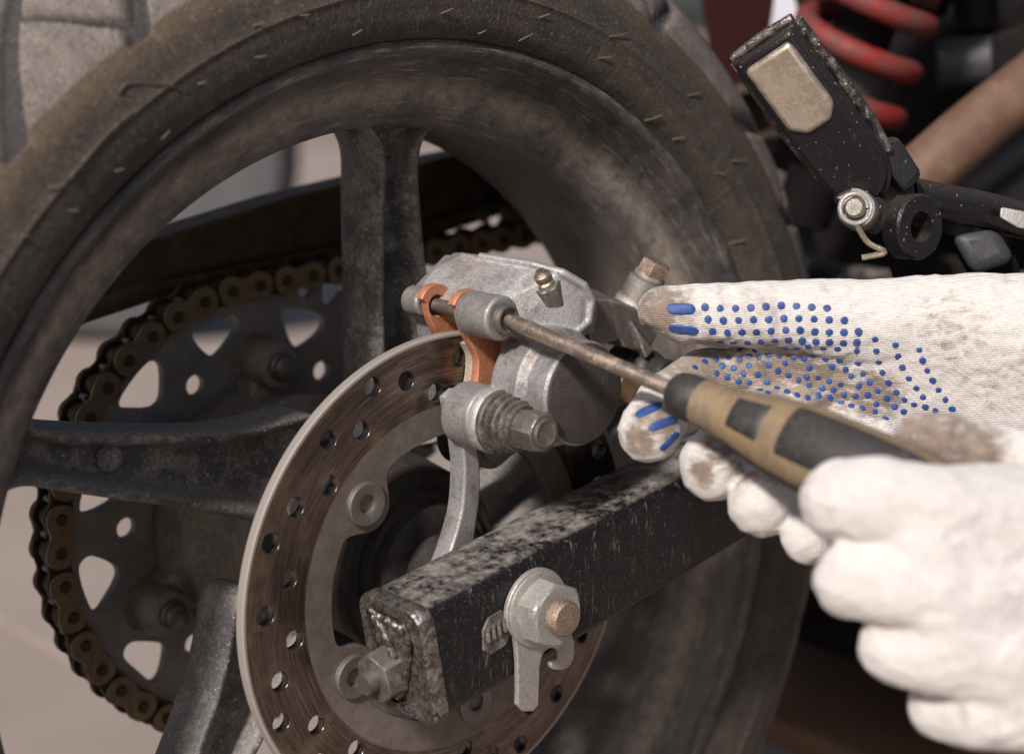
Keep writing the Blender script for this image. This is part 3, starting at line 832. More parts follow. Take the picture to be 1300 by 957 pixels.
# ================================================================== CHAIN GUARD
GX = -100.
top = [yz(*p, GX) for p in ((150, 305), (242, 277), (332, 249), (434, 225), (530, 199), (640, 178))]
bot = [yz(*p, GX) for p in ((95, 390), (187, 360), (300, 337), (436, 310), (544, 281), (653, 247))]
top += [(300, 186), (420, 200)]; bot += [(300, 152), (420, 166)]
gd = thing('chain_guard', 'dusty brown plastic guard running above the chain behind the spokes', 'chain guard', (GX, 150, 130))
plate('guard_panel', [[(-96, 108)] + top + bot[::-1]], GX-1.5, GX+1.5, 'guard', gd, .6)
def strip(name, line, xa, xb, h, mat, par):
    V, F = [], []
    for y, z in line: V += [(xa, y, z), (xb, y, z), (xb, y, z-h), (xa, y, z-h)]
    for i in range(len(line)-1):
        for k in range(4): F.append((i*4+k, i*4+(k+1) % 4, i*4+4+(k+1) % 4, i*4+4+k))
    F += [(0, 1, 2, 3), tuple(len(line)*4-4+k for k in range(4))]
    return obj(name, V, F, mat, par, bevel=.5)
strip('lower_lip', [(y, z+2.2) for y, z in bot], GX+1.2, GX+13, 3.4, 'guard', gd)
strip('lower_bead', [(y, z-.6) for y, z in bot], GX-1.4, GX+4, 7.5, 'guard', gd)
strip('upper_lip', [(y, z+.5) for y, z in top], GX-1.5, GX+20, 2.2, 'guard', gd)
mp_ = [yz(*p, GX+4) for p in ((590, 272), (650, 248), (690, 262), (690, 300), (640, 296))]
plate('guard_bracket', [smooth_loop(mp_, 2), circ(*yz(628, 276, GX+4), 5, 16)], GX+2, GX+5, 'carrier', gd, .4)

# ================================================================== BRAKE CALIPER
cal = thing('brake_caliper', 'grey cast aluminium brake caliper straddling the drilled disc', 'brake caliper', (95, 25, 60))
PY, PZ = 27.5, 86.0
def H(*p): return hull_vf(p)
chunks = [
    cyl(92, 127, PY, PZ, 22.2, 64, 1.6), cyl(94, 114, PY, PZ, 25.2, 64, 2.5),
    # yoke between boss, cylinder and bridge
    H((86.5, 19, 68), (86.5, 16, 110), (86.5, 52, 112), (86.5, 50, 70), (110, 16, 76), (111, 15, 104), (108, 46, 106), (108, 44, 76)),
    tube_vf([Vector(p) for p in ((66, 23, 137.3), (92, 31, 135.6), (104, 36.6, 133), (109, 44, 127.6), (110, 48, 121), (109.6, 46.5, 112), (107, 38, 105.5))], 2.0, 10),
    # bridge over the disc
    H((50, 1, 122), (50, 4, 110), (50, 10, 131), (50, 22, 137.5), (50, 44, 134), (50, 60, 118), (58, 20, 138.5), (92, 31, 136), (104, 36, 133.5), (108.5, 44, 129), (110, 49, 122.5), (110, 47.5, 111),
      (109, 40, 105), (104, 34, 105), (96, 20, 112), (86, 9, 118), (100, 62, 118), (100, 60, 104), (60, 60, 104)),
    # inner half, beyond the disc
    H((44, 2, 122), (44, 22, 136), (44, 56, 118), (44, 44, 74), (44, 12, 74), (56, 2, 122), (57, 22, 137), (57, 56, 118), (57, 44, 74), (57, 12, 74)),
    cyl(84, 104.5, 2, 117.6, 9.4, 40, 1.0), H((86.5, 0, 113), (102, 0, 112), (86.5, 9, 124), (100, 10, 124), (86.5, 18, 106), (102, 18, 106)),
    cyl(46, 57.5, 1, 118.5, 6.4, 32, 1.0),
    cyl(81, 99, 1, 74.4, 13.8, 48, 1.2), H((88, 8, 64), (100, 10, 66), (88, 10, 84), (100, 12, 84), (90, 24, 70), (104, 24, 76)),
]
cb = cast('caliper_body', chunks, 'alu', cal, .6, 4, .5)
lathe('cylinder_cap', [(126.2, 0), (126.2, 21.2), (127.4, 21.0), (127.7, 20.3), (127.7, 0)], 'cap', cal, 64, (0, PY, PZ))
# arm of the casting towards the front, and hose fitting
c2 = cast('caliper_lug', [
    H((80, 52, 124), (80, 56, 96), (99, 55, 120), (100, 58, 98), (80, 80, 119), (97, 76, 116), (97, 80, 98), (80, 84, 96)),
    H((78, 74, 118), (98, 72, 117), (80, 96, 113), (97, 90, 111), (80, 113, 98), (95, 106, 97), (80, 108, 90), (96, 98, 89), (78, 84, 94), (98, 80, 95)),
    H((82, 90, 108), (99, 84, 106), (82, 112, 92), (101, 97, 91), (101, 92, 88), (82, 100, 86))], 'aludark', cal, .9, 4)
bj = Vector(at(800, 398, 88)); bd = (atd(822, 356, 712)-atd(800, 398, 716)).normalized()
hex_nut('banjo_bolt', 20, 27, 0, 0, 7.2, 'axle', cal, 0, d=bd, p=bj)
lathe('banjo_neck', [(-4, 0), (-4, 9.5), (6, 9.5), (8, 8.5), (17, 8.5), (18, 7.4), (20, 7.4), (20, 0)], 'aludark', cal, 32, bj, bd)
tube('brake_hose', spline([bj+bd*12, Vector(atd(860, 392, 760)), Vector(atd(960, 395, 790)), Vector(atd(1110, 380, 880))], 8), 4.6, 'hose', cal, 14)
# bleed nipple
nb = Vector((97, 31.5, 122.0)); nd = (Vector((0, -.42, .9))).normalized()
nb = Vector(at(702, 381, 99)); nd = (atd(688, 352, 676)-atd(704, 388, 684)).normalized()
nb = nb + nd*3.2
hex_nut('nipple_hex', -5, 5.5, 0, 0, 6.6, 'bolt', cal, 12, d=nd, p=nb)
lathe('bleed_nipple', [(5, 0), (5, 4.2), (6.5, 4.0), (7.2, 3.0), (8.4, 3.0), (9.2, 3.7), (10.6, 3.7), (11.6, 2.6), (12.6, 2.2), (12.6, .9), (11, .8), (11, 0)], 'brass', cal, 24, nb, nd)
# lower slide pin with boot and bolt
lathe('slide_boss', [(98, 0), (98, 13.2), (99.2, 13.9), (102.5, 13.7), (103.5, 13.0), (103.5, 0)], 'alu', cal, 56, (0, 1, 74.4))
lathe('slide_boot', [(103.3, 0), (103.3, 13.3), (105.4, 13.4), (106.2, 12.9), (106.8, 11.4), (107.5, 11.3), (108.1, 12.7), (109.6, 12.5), (110.2, 10.6), (111, 10.5), (111.6, 11.9), (113, 11.5), (113.5, 9.8), (114.3, 9.7), (114.9, 10.9), (116.2, 10.6), (116.8, 9.4), (119, 9.2), (119, 0)], 'rubberboot', cal, 56, (0, 1, 74.4), autos=30)
hex_nut('slide_bolt', 119, 130.8, 1, 74.4, 8.9, 'bolt', cal, 8)
lathe('slide_bolt_tip', [(129, 0), (129, 6.2), (131.6, 6.0), (132, 5.4), (131.4, 4.2), (131.2, 0)], 'bolt', cal, 32, (0, 1, 74.4))
# upper slide pin, in a black boot
lathe('slide_boot', [(76, 0), (76, 10.5), (84, 10.8), (86, 11.8), (88, 10.4), (90, 11.6), (92, 10.2), (95, 10.4), (98, 9), (99, 7.8), (106, 7.6), (107, 6.6), (107, 0)], 'hose', cal, 40, (0, *yz(822, 472, 94)), autos=30)
lathe('slide_sleeve', [(78, 0), (78, 8.6), (96, 8.6), (97, 7.8), (97, 0)], 'chain', cal, 32, (0, *yz(797, 489, 94)))
# bracket arm down to the axle
lf = [yz(*p, 85.6) for p in ((576, 508), (580, 530), (584, 545), (588, 572), (590, 596), (588, 638), (582, 668), (572, 700), (556, 745), (548, 800))]
rt = [yz(*p, 85.6) for p in ((600, 800), (604, 740), (603, 690), (606, 660), (610, 630), (610, 590), (606, 566), (612, 545), (616, 515), (604, 498), (588, 497))]
def sweep_pairs(name, L, Rr, x0, x1, mat, par):
    return plate(name, [L + Rr], x0, x1, mat, par, 1.2, None, 3)
br = sweep_pairs('bracket_arm', [tuple(v[:2]) for v in spline([(*p, 0) for p in lf], 5)], [tuple(v[:2]) for v in spline([(*p, 0) for p in rt], 5)], 75.4, 85.6, 'alu', cal)
# pad pin
lathe('pad_pin', [(50, 0), (50, 2.9), (103.8, 2.9), (103.8, 0)], 'bolt', cal, 20, (0, 1.6, 118))
pp = [(103.0, 0), (103.0, 7.6)]; x = 103.2
pp = [(102.5, 0), (102.5, 6.2)]; x = 102.8
while x < 107: pp += [(x, 6.2), (x+.5, 5.5), (x+1.0, 6.2)]; x += 1.25
pp += [(108, 5.8), (108.3, 5), (106.5, 4.6), (106.5, 0)]
lathe('pin_plug', pp, 'bolt', cal, 30, (0, 2, 117.6))

# ================================================================== BRAKE PADS
def pad(x0, x1, xf, label):
    t = thing('brake_pad', label, 'brake pad', ((x0+x1)/2, 20, 85), 'brake pads in the caliper')
    e = [yz(*p, 84) for p in ((583, 392), (587, 412), (592, 425), (600, 440), (607, 455), (607, 474), (604, 496))]
    ear = [(1.6+9.2*math.cos(R(a)), 118+9.2*math.sin(R(a))) for a in range(-35, 165, 12)]
    low = [(12, 80), (20, 77), (44, 72), (54, 92), (50, 108), (30, 112), (14, 110)]
    ol = ear + [tuple(v[:2]) for v in spline([(*p, 0) for p in e], 4)] + low
    hole = circ(1.8, 117.8, 4.6, 22)
    plate('backing_plate', [ol, hole], x0, x1, 'copper', t, .5)
    fe = [(p[0]+1.2, p[1]) for p in e[3:]]
    plate('friction_pad', [[tuple(v[:2]) for v in spline([(*p, 0) for p in fe], 4)] + [(12, 81.5), (44, 75), (52, 92), (48, 104), (24, 106), (8, 104)]], min(xf, x1 if xf > x1 else x0), max(xf, x0 if xf < x0 else x1), 'friction', t, .5)
    return t
pad(79.6, 84, 73.8, 'copper coated brake pad on the outer face of the disc, beside the piston')
pad(58.6, 63, 68.2, 'copper coated brake pad behind the disc, next to the round pin head')

# ================================================================== FOOTREST, SHOCK, TUBES BEHIND
fp = thing('footrest', 'folded black metal footrest with scuffed tan inlay above the glove', 'footrest', (140, 190, 140))
FD = 700.
o_ = atd(1092, 232, FD); tpt = atd(967, 62, FD-14)
L = (tpt-o_); ln = L.length; eL = L.normalized()
toc = (CAM-o_).normalized(); side0 = eL.cross(toc).normalized()
eN = (toc*.93 - side0*.34 + Vector((0, 0, .12))); eN = (eN - eL*eN.dot(eL)).normalized(); eW = eL.cross(eN).normalized()
def PF(l, w_, h): return o_ + eL*l + eW*w_ + eN*h
def pegbody(name, out, h0, h1, mat, bevel=1.6):
    V = [PF(l, w_, h0) for l, w_ in out] + [PF(l, w_, h1) for l, w_ in out]; n = len(out)
    F = [tuple(range(n)), tuple(n+i for i in range(n))] + [(i, (i+1) % n, n+(i+1) % n, n+i) for i in range(n)]
    return obj(name, V, F, mat, fp, bevel=bevel, seg=3, angle=30)
HW = 14.2
outl = [(ln, -HW), (ln, HW), (10, HW)] + [(10-20*math.sin(R(a)), HW*math.cos(R(a))) for a in range(15, 180, 15)] + [(10, -HW)]
pegbody('peg', outl, -14, 0, 'black', 2.5)
rimo = [(ln+.5, -HW-1), (ln+.5, HW+1), (9, HW+1)] + [(9-21.5*math.sin(R(a)), (HW+1)*math.cos(R(a))) for a in range(15, 180, 15)] + [(9, -HW-1)]
pegbody('peg_rim', rimo, -8, -3.5, 'black', 1.0)
inl_ = [(ln-3.5, -HW+2.8), (ln-3.5, HW-2.8), (ln*.50, HW-2.8), (ln*.42, HW-8), (ln*.42, -HW+9), (ln*.50, -HW+2.8)]
pegbody('worn_inlay', inl_, -2.5, 2.2, 'peg_inlay', 2.6)
# steel strip rolled round the peg edge
P = [PF(l, w_, -9) for l, w_ in ((ln+1.5, -HW-1), (ln+2.5, 0), (ln+1.5, HW+1))]; tube('peg_edge', P, 2.4, 'endcap', fp, 10)
P = [PF(l, w_, -10) for l, w_ in ((ln, HW+2), (ln*.6, HW+2.6), (ln*.25, HW+2.4), (2, HW+1))]; tube('peg_flange', P, [2.2, 2.6, 2.3, 1.6], 'scuffed', fp, 10)
P = [PF(l, w_, -10) for l, w_ in ((ln, -HW-1.6), (ln*.5, -HW-2.6), (8, -HW-1.6))]; tube('peg_flange', P, 2.2, 'scuffed', fp, 10)
# clevis, eye, pivot pin, arm
cl = atd(1128, 235, FD+6)
for q, mt in (((1112, 188), (1148, 178)), ((1074, 240), (1128, 276))), :
    pass
for (a1, a2, a3, a4) in (((1098, 180), (1140, 172), (1172, 222), (1150, 246)), ((1058, 250), (1092, 232), (1148, 272), (1112, 300))):
    pts = [atd(*p, FD+2) for p in (a1, a2, a3, a4)]
    cc = sum(pts, Vector())/4
    Vh = [p for p in pts] + [p + fwd*7 for p in pts]
    Vv, Ff = hull_vf(Vh); obj('clevis_ear', Vv, Ff, 'black', fp, bevel=2.2, seg=3, angle=25)
Vv, Ff = hull_vf([atd(*p, d_) for p in ((1096, 205), (1150, 190), (1166, 262), (1110, 286)) for d_ in (FD+12, FD+34)]); obj('clevis_block', Vv, Ff, 'black', fp, bevel=3, seg=3, angle=25)
pd = (toc*.9+Vector((0, 0, .2))-rgt*.25).normalized()
pv = atd(1088, 266, FD-4)
lathe('pivot_washer', [(-6, 0), (-6, 8.2), (.4, 8.2), (1.2, 7.6), (1.2, 0)], 'bolt', fp, 32, pv, pd)
lathe('pivot_pin', [(0, 0), (0, 4.6), (4.2, 4.4), (5.2, 3.4), (5.2, 0)], 'bolt', fp, 24, pv, pd)
P = [pv + pd*4 + (rgt*math.cos(a)+upv*math.sin(a))*(5.4+.22*a) for a in [i*.35 for i in range(24)]]; tube('spring_clip', P, 1.0, 'zinc', fp, 8)
P = spline([pv+pd*3-upv*6, pv+pd*2-upv*14+rgt*5, pv+pd*2-upv*18+rgt*12, pv-upv*20+rgt*2], 5); tube('split_pin', P, 1.3, 'brass', fp, 8)
ey = atd(1158, 288, FD+8); ed = (toc*.75 + rgt*.66).normalized()
Vv, Ff = lathe_vf([(-5, 6.5), (-5, 13), (-4, 14), (4, 14), (5, 13), (5, 6.5)], 40, ey, ed, True); obj('pivot_eye', Vv, Ff, 'black', fp)
ar = [atd(1150, 248, FD+22), atd(1200, 258, FD+30), atd(1260, 270, FD+44), atd(1330, 290, FD+60), atd(1420, 330, FD+80)]
tube('peg_arm', spline(ar, 6), 8.2, 'black', fp, 20)
Vv, Ff = hull_vf([atd(1270, 262, FD+30), atd(1300, 268, FD+30), atd(1330, 275, FD+32), atd(1330, 296, FD+32), atd(1292, 290, FD+30), atd(1268, 276, FD+30), atd(1300, 280, FD+50)]); obj('worn_patch', Vv, Ff, 'alu', fp, bevel=1.5, seg=3)
Vv, Ff = hull_vf([atd(*p, d_) for p in ((1120, 300), (1180, 290), (1290, 320), (1310, 420), (1150, 420)) for d_ in (FD+50, FD+80)]); obj('hanger_plate', Vv, Ff, 'blackdull', fp, bevel=5, seg=3)
Vv, Ff = hull_vf([atd(*p, d_) for p in ((1205, 296), (1265, 290), (1290, 330), (1235, 350)) for d_ in (FD+36, FD+54)]); obj('hanger_boss', Vv, Ff, 'greytube', fp, bevel=5, seg=3)

# shock absorber
sh = thing('shock_absorber', 'motorcycle shock absorber with dusty red coil spring behind the footrest', 'shock absorber', (0, 330, 60))
ax = (upv*.90 - fwd*.36 + rgt*.24).normalized()
b1 = ax.cross(rgt).normalized(); b2 = ax.cross(b1).normalized()
c0 = atd(1078, 95, 960); RS = 33.0; pit = 27.0
hel = []
for i in range(6, 220):
    a = i*2*math.pi/36; hel.append(c0 + ax*((a/(2*math.pi)-1.5)*pit) + (b1*math.cos(a+2.4)-b2*math.sin(a+2.4))*RS)
tube('coil_spring', hel, 6.8, 'redcoat', sh, 14)
def axl(name, t0, t1, r, mt): lathe(name, [(t0, 0), (t0, r-1.5), (t0+1.5, r), (t1-1.5, r), (t1, r-1.5), (t1, 0)], mt, sh, 40, c0, ax)
axl('damper_body', -90, 60, 17, 'blackdull'); axl('bump_stop', -8, 14, 24.5, 'greytube'); axl('spring_seat', 90, 100, 42, 'blackdull'); axl('damper_rod', 55, 140, 10, 'greytube')

ft = thing('frame_tube', 'rusty brown frame tube slanting up beside the red spring', 'tube', (0, 380, 120))
tube('main_tube', spline([atd(1120, 262, 905), atd(1180, 212, 900), atd(1240, 160, 905), atd(1310, 105, 915), atd(1420, 20, 930)], 5), 16.2, 'rust', ft, 24)
lathe('tube_collar', [(-5, 0), (-5, 19), (5, 19), (5, 0)], 'rust', ft, 28, atd(1345, 78, 920), atd(1420, 20, 930)-atd(1310, 105, 915))
st2 = thing('frame_stay', 'bluish grey frame stay lying below the rusty tube', 'tube', (0, 420, 100))
tube('stay_tube', [atd(1205, 252, 955), atd(1260, 210, 955), atd(1400, 110, 960)], 8.5, 'greytube', st2, 18)
tube('stay_brace', [atd(1230, 290, 965), atd(1290, 242, 965), atd(1400, 165, 968)], 10, 'greytube', st2, 18)
lk = thing('rear_linkage', 'blurred black suspension linkage with grey bushing high behind the footrest', 'linkage', (0, 420, 180))
Vv, Ff = tube_vf([atd(1190, 82, 1000), atd(1262, 76, 990)], 15, 24); obj('bushing', Vv, Ff, 'greytube', lk, bevel=2)
Vv, Ff = hull_vf([atd(*p, d_) for p in ((1225, 55), (1320, 20), (1340, 90), (1262, 100)) for d_ in (985, 1030)]); obj('link_plate', Vv, Ff, 'blackdull', lk, bevel=5, seg=3)
tube('link_bolt', [atd(1238, -10, 1000), atd(1240, 42, 1000)], 13, 'blackdull', lk, 20)
Vv, Ff = hull_vf([atd(*p, d_) for p in ((1110, 0), (1215, -12), (1200, 24), (1120, 20)) for d_ in (1010, 1040)]); obj('link_block', Vv, Ff, 'blackdull', lk, bevel=5, seg=3)
tube('link_cap', [atd(1160, -6, 990), atd(1190, 0, 990)], 6, 'redcoat', lk, 14)

mg = thing('added_mudguard', 'big dull black plastic mudguard added to block light between the tyre and the engine', 'mudguard', (0, 520, -150))
V, F = [], []
nz = 16
for i in range(nz+1):
    z = -190 + 620*i/nz
    for x in (-150, -110, -60, 0, 60, 110, 150, 190):
        V.append((x, 470 + .00085*(abs(x)**2)*-1.6 + .02*z + (z-100)**2*.0004 + (70 if x > 170 else 0), z))
for i in range(nz):
    for k in range(7): F.append((i*8+k, i*8+k+1, (i+1)*8+k+1, (i+1)*8+k))
o = obj('guard_shell', V, F, 'blackdull', mg)  # shell added to block light and the view past the wheel
sd = o.modifiers.new('thick', 'SOLIDIFY'); sd.thickness = .004
en = thing('engine_case', 'dark engine casing barely seen behind the suspension', 'engine', (60, 700, -200))
Vv, Ff = hull_vf([(x, y, z) for x in (-330, 200) for y, z in ((535, -240), (620, 330), (1100, -245), (1100, 420))]); obj('crankcase', Vv, Ff, 'blackdull', en, bevel=30, seg=4)  # case widened and lowered to shade the floor beneath
sp_ = thing('side_panel', 'dark red plastic panel showing between tyre and footrest', 'panel', (-40, 430, 220))
Vv, Ff = hull_vf([atd(*p, d_) for p in ((880, -60), (985, -60), (985, 70), (950, 130), (905, 90)) for d_ in (1120, 1128)]); obj('panel_shell', Vv, Ff, 'darkred', sp_, bevel=2)
tb_ = obj('plastic_tab', *hull_vf([atd(*p, d_) for p in ((985, -10), (1006, -10), (1018, 30), (1004, 46), (976, 52)) for d_ in (1050, 1054)]), 'pale', None, bevel=1)
tag(tb_, 'small pale plastic tab between the footrest top and red spring', 'tab')
tb2 = obj('dust_flap', *hull_vf([atd(*p, d_) for p in ((985, 215), (1008, 225), (1040, 320), (1020, 340)) for d_ in (1010, 1014)]), 'greytube', None, bevel=1)
tag(tb2, 'narrow grey flap showing between tyre and footrest underside', 'flap')

Vb, Fb = hull_vf([(x, y, z) for x in (-760, 120) for y in (520, 1250) for z in (GZ+5, GZ+24)])  # added sheet, gives the floor in the bike's shadow its brown tone
tag(obj('floor_tint_board', Vb, Fb, 'board', None, bevel=3), 'brown board added to tint the shaded paving below the engine, beside the clenched glove', 'board')
# far tyre, out of focus behind the wheel
fw = thing('parked_tyre', 'blurred dark grey tyre standing on the paving beyond the spokes', 'tyre', (-2000, 960, GZ))
dg_ = ray(150, 428); fpt = CAM + dg_*((GZ+6-CAM.z)/dg_.z); fax = (CAM-fpt); fax.z = 0; fax.normalize(); fax = Matrix.Rotation(R(-12), 3, 'Z') @ fax
fc = fpt + Vector((0, 0, 326))
lathe('tyre_body', [(-80, 190), (-88, 250), (-80, 300), (-50, 322), (0, 325), (50, 322), (80, 300), (88, 250), (80, 190)], 'fartyre', fw, 64, fc, fax)
lathe('wheel_cover', [(60, 0), (66, 60), (70, 150), (80, 186), (60, 190)], 'fartyre', fw, 48, fc, fax)

# ================================================================== SCREWDRIVER
sdv = thing('screwdriver', 'screwdriver with worn steel shaft and amber handle with black grips', 'screwdriver', (150, 0, 110))
T0 = Vector((107.2, 2.0, 117.6)); T1 = atd(872, 503, 628)
sdir = (T1-T0).normalized(); SLN = (T1-T0).length
lathe('shaft', [(0, 0), (0, 2.4), (4, 3.0), (12, 3.3), (18, 3.2), (SLN+6, 3.2), (SLN+6, 0)], 'shaft', sdv, 24, T0, sdir)
HB = SLN-6
hp = [(HB, 0), (HB, 6.6), (HB+2, 8.2), (HB+6, 8.9), (HB+13, 9.1)]
lathe('front_cap', hp + [(HB+14, 8.6), (HB+14, 0)], 'grip', sdv, 48, T0, sdir)
body = [(HB+13.2, 0), (HB+13.2, 9.1), (HB+20, 9.4), (HB+30, 10.6), (HB+40, 12.6), (HB+50, 14.2), (HB+62, 15.2), (HB+80, 15.6), (HB+98, 15.2), (HB+112, 13.6), (HB+120, 10), (HB+122, 0)]
lathe('handle', body, 'handle', sdv, 64, T0, sdir)
def handle_r(x):
    for (xa, ra), (xb, rb) in zip(body[1:], body[2:]):
        if xa <= x <= xb: return ra+(rb-ra)*(x-xa)/(xb-xa)
    return 9.
he1 = sdir.cross(Vector((0, 0, 1))).normalized(); he2 = he1.cross(sdir)
tocam = (CAM-T1).normalized(); a_c = math.degrees(math.atan2(tocam.dot(he2), tocam.dot(he1)))
def inlay(name, x0, x1, a0, a1, mat, up=.7, par=None):
    V, F = [], []; nx, na_ = 12, 14
    for i in range(nx+1):
        for j in range(na_+1):
            fx, fa = i/nx, j/na_
            # rounded corners: pull towards a superellipse
            ex, ea = abs(fx*2-1), abs(fa*2-1)
            x = HB + x0 + (x1-x0)*fx; a = R(a_c + a0 + (a1-a0)*fa)
            rim_ = max(ex**6, ea**6); r = handle_r(x) + up*(1-rim_) - .5*rim_
            V.append(T0 + sdir*x + (he1*math.cos(a)+he2*math.sin(a))*r)
    for i in range(nx):
        for j in range(na_): b = i*(na_+1)+j; F.append((b, b+1, b+na_+2, b+na_+1))
    return obj(name, V, F, mat, sdv if par is None else par)
inlay('grip_pad', 31, 48, -26, 42, 'grip')
gp2 = inlay('grip_pad', 53, 116, -30, 62, 'grip', .9)
inlay('grip_pad', 24, 112, 110, 190, 'grip', .8); inlay('grip_pad', 24, 112, 230, 300, 'grip', .8)
for i in range(4):
    for j in range(4):
        x = HB+58+i*4.2; a = R(a_c-14+j*15+(i % 2)*6); r = handle_r(x)+1.0
        pc = T0+sdir*x+(he1*math.cos(a)+he2*math.sin(a))*r
        lathe('grip_nub', [(-.6, 0), (-.6, 1.0), (.1, .9), (.5, .4), (.5, 0)], 'grip', gp2, 10, pc, (he1*math.cos(a)+he2*math.sin(a)))

# ================================================================== GLOVED HANDS
def chain_of(pts):
    P = [(atd(a, b, c), r) for a, b, c, r in pts]
    return [rcone(P[i][0], P[i][1], P[i+1][0], P[i+1][1]) for i in range(len(P)-1)]
def blob(*pts):
    return hull_vf([atd(a, b, c)+v*r for a, b, c, r in pts for v in ico()])
def wrinkle(o, amp=1.0, seed=0.):
    me = o.data; ns = [v.normal.copy() for v in me.vertices]
    for v, n_ in zip(me.vertices, ns):
        p = v.co/S
        f = mnoise.noise(Vector((p.x/26+seed, p.y/26, p.z/11)))*1.1
        g = mnoise.noise(Vector((p.x/9, p.y/9+seed, p.z/6))); f += (1-abs(g)*2.2)*.55
        f += mnoise.noise(Vector((p.x/3.2, p.y/3.2, p.z/2.4+seed)))*.22
        v.co += n_*(f*amp*S)
    me.update()
def soil_attr(o, spots):
    me = o.data; bpy.context.view_layer.update(); mw = o.matrix_world
    cs_ = [(atd(*q[:3]), q[3], q[4] if len(q) > 4 else 1.) for q in spots]; vals = []
    for v in me.vertices:
        p = mw @ v.co / S; f = 0.
        for q, r, w_ in cs_:
            d = (p-q).length
            if d < r: f = max(f, min(1., (1-d/r)*1.6)*w_)
        vals.append(f)
    a = me.attributes.new('soil', 'FLOAT', 'POINT'); a.data.foreach_set('value', vals)

ha = thing('gloved_hand', 'hand in soiled white knit glove with blue grip dots, thumb stretched towards the caliper', 'hand', atd(1150, 600, 690))
ch = []
ch += chain_of([(840, 393, 690, 9.6), (872, 398, 690, 12.0), (950, 400, 690, 13.2), (1040, 404, 690, 16), (1130, 412, 690, 19)])      # thumb
ch += [blob((1130, 410, 690, 18), (1240, 415, 690, 22), (1120, 500, 700, 12), (1230, 540, 700, 16), (1420, 440, 690, 30), (1420, 540, 700, 30))]    # heel of the palm, wrist
ch += [blob((940, 470, 702, 9), (1080, 440, 700, 12), (1010, 520, 702, 9), (1130, 540, 702, 12), (1140, 430, 695, 16))]                # palm
ch += chain_of([(1000, 478, 702, 11), (895, 474, 705, 10.5), (850, 505, 690, 11.5), (824, 546, 662, 12.4)])
ch += chain_of([(1040, 510, 700, 11), (950, 535, 690, 12), (925, 565, 668, 12.6), (906, 590, 648, 13.4)])
ch += chain_of([(1080, 540, 695, 11), (1010, 585, 680, 11.5), (985, 615, 655, 12), (967, 640, 634, 12.4)])
ch += chain_of([(1110, 560, 690, 10), (1060, 625, 672, 10), (1036, 668, 640, 9.8), (1024, 684, 628, 9.6)])
ga = cast('glove', ch, 'gloveA', ha, 1.15, 6, .5); bake(ga); wrinkle(ga, .9, 3.)
soil_attr(ga, [(832, 395, 680, 22), (945, 590, 632, 12), (890, 600, 636, 9), (810, 560, 652, 10), (850, 470, 690, 20), (1000, 450, 690, 20), (1205, 420, 672, 26, .42), (1290, 490, 665, 26, .36), (960, 490, 690, 26), (1040, 490, 690, 24), (900, 455, 692, 22), (835, 530, 652, 14), (915, 570, 640, 12), (1110, 500, 688, 18), (978, 610, 632, 9)])
gb = bvh_of(ga)
dots = []
for y0, xs, n in ((390, (895, 1050), 9), (405.5, (899, 1072), 10), (421, (905, 1090), 11), (434, (914, 1088), 11)):
    for i in range(n): dots.append((xs[0]+(xs[1]-xs[0])*i/(n-1), y0 + 1.5*math.sin(i*.9) + random.uniform(-.4, .4), random.uniform(1.5, 1.75)))
zo = lambda x, y: (760+x/2.407, 330+y/2.407)
fan = [[(845, 243), (848, 275), (862, 332), (890, 380), (945, 435), (1020, 455), (1040, 478)], [(907, 260), (915, 295), (938, 347), (980, 405), (1000, 430)], [(980, 275), (990, 308), (1012, 353), (1037, 395), (1055, 420), (1090, 472), (1105, 492)],
       [(790, 252), (792, 315), (832, 380), (895, 435), (918, 462), (968, 460)], [(735, 260), (730, 285), (748, 330), (800, 360), (870, 412), (945, 460)], [(690, 262), (685, 285), (710, 325), (760, 345), (795, 385), (868, 460)], [(295, 328), (325, 310), (410, 300), (455, 320), (510, 372), (565, 398), (635, 420), (680, 415), (745, 435), (785, 450), (825, 457), (888, 488)],
       [(378, 323), (435, 340), (470, 385), (518, 405), (345, 340)], [(460, 295), (480, 290), (535, 332), (590, 357), (655, 387), (710, 395), (760, 412), (845, 430)], [(520, 290), (565, 295), (575, 327), (628, 355), (675, 362), (735, 380), (775, 393)], [(595, 297), (625, 300), (645, 330), (695, 352), (717, 352)], [(570, 270), (608, 270), (648, 268), (660, 312), (712, 325)], [(318, 268), (382, 270), (440, 275), (484, 275), (530, 272)]]
kept = list(dots)
for f in fan:
    cur = spline([(*zo(*p), 0) for p in f], 12); acc = 99.
    for i_, p in enumerate(cur):
        if i_: acc += (p-cur[i_-1]).length
        if acc >= 13.5 and all(math.hypot(p.x-q[0], p.y-q[1]) > 10.5 for q in kept):
            kept.append((p.x, p.y, random.uniform(1.3, 1.55))); acc = 0.
dots = kept
V, F = [], []
for px, py, r in dots:
    h = on(gb, px, py)
    if not h: continue
    n_ = h[1].normalized()
    if n_.dot(CAM-h[0]) < 0: n_ = -n_
    v, f = lathe_vf([(-.4, r*1.05), (.12, r*.95), (.3, r*.6), (.34, 0)], 10, h[0], n_)
    v, f = weld(v, f); o = len(V); V += v; F += [tuple(i+o for i in q) for q in f]
gd_ = obj('grip_dots', V, F, 'bluedot', ga); tag(gd_, kind='stuff')
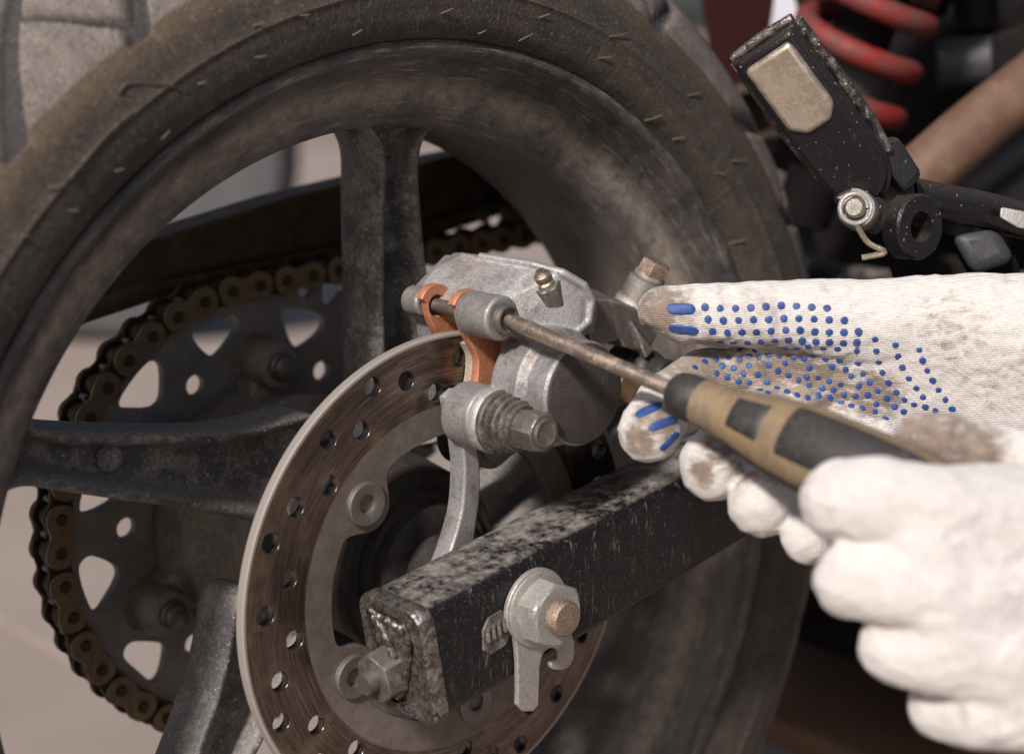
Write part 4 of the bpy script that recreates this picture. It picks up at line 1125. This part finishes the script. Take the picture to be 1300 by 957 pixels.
# printed blue patches on the finger ends
def patch(px0, py0, px1, py1, w_, par, b, nn=9):
    V, F = [], []
    dx, dy = px1-px0, py1-py0; L_ = math.hypot(dx, dy); nx_, ny_ = -dy/L_, dx/L_
    for i in range(nn+1):
        f = i/nn; k = w_*math.sqrt(max(.05, 1-(2*f-1)**4))
        for j in range(7):
            g = j/6*2-1
            h = on(b, px0+dx*f+nx_*g*k, py0+dy*f+ny_*g*k)
            if not h: return None
            n_ = h[1] if h[1].dot(CAM-h[0]) > 0 else -h[1]
            V.append(h[0]+n_*(.5 if 0 < j < 6 and 0 < i < nn else -.1))
    for i in range(nn):
        for j in range(6): q = i*7+j; F.append((q, q+1, q+8, q+7))
    return obj('grip_patch', V, F, 'bluedot', par)
for p in ((846, 392, 884, 393, 8), (848, 416, 888, 421, 6), (806, 528, 842, 512, 6), (822, 545, 862, 530, 6), (838, 572, 862, 548, 5), (920, 563, 948, 580, 5)): patch(*p, ga, gb)

hb = thing('gloved_hand', 'hand in clean white knit glove clenched round the screwdriver handle', 'hand', atd(1200, 900, 560))
ch = []
ch += chain_of([(1066, 634, 552, 13.0), (1120, 636, 546, 14.5), (1200, 652, 545, 15.5), (1300, 670, 550, 17)])
ch += chain_of([(1066, 634, 552, 13.0), (1100, 625, 590, 11), (1150, 600, 606, 10)])
ch += chain_of([(1083, 737, 548, 12.8), (1140, 742, 542, 14.5), (1230, 750, 542, 16), (1320, 750, 548, 18)])
ch += chain_of([(1083, 737, 548, 12.8), (1105, 715, 588, 11), (1140, 690, 605, 10)])
ch += chain_of([(1140, 822, 548, 12.4), (1190, 826, 542, 14), (1270, 830, 542, 16), (1340, 830, 550, 18)])
ch += chain_of([(1140, 822, 548, 12.4), (1150, 800, 588, 10), (1190, 760, 605, 10)])
ch += chain_of([(1196, 896, 554, 10.6), (1240, 902, 546, 12.5), (1310, 900, 546, 14), (1380, 890, 552, 16)])
ch += [blob((1165, 652, 546, 15.5), (1225, 824, 544, 16.5), (1320, 890, 546, 15), (1190, 742, 541.5, 16), (1500, 700, 575, 30), (1520, 880, 575, 30), (1300, 670, 575, 14)), blob((1500, 700, 575, 30), (1520, 880, 575, 30), (1640, 760, 590, 32), (1640, 850, 590, 32))]
gB = cast('glove', ch, 'gloveB', hb, 1.15, 9, .55); bake(gB); wrinkle(gB, 1.1, 9.)
ch = chain_of([(1168, 556, 598, 8.6), (1215, 562, 592, 10.5), (1290, 590, 585, 12.5), (1380, 640, 580, 16), (1450, 700, 575, 20)])
gT = cast('thumb', ch, 'gloveA', hb, 1.15, 6, .5); bake(gT); wrinkle(gT, .8, 5.)
soil_attr(gT, [(1180, 556, 590, 26), (1230, 575, 582, 20)])
soil_attr(gB, [(1030, 640, 545, 14, .35), (1140, 690, 540, 10, .3)])
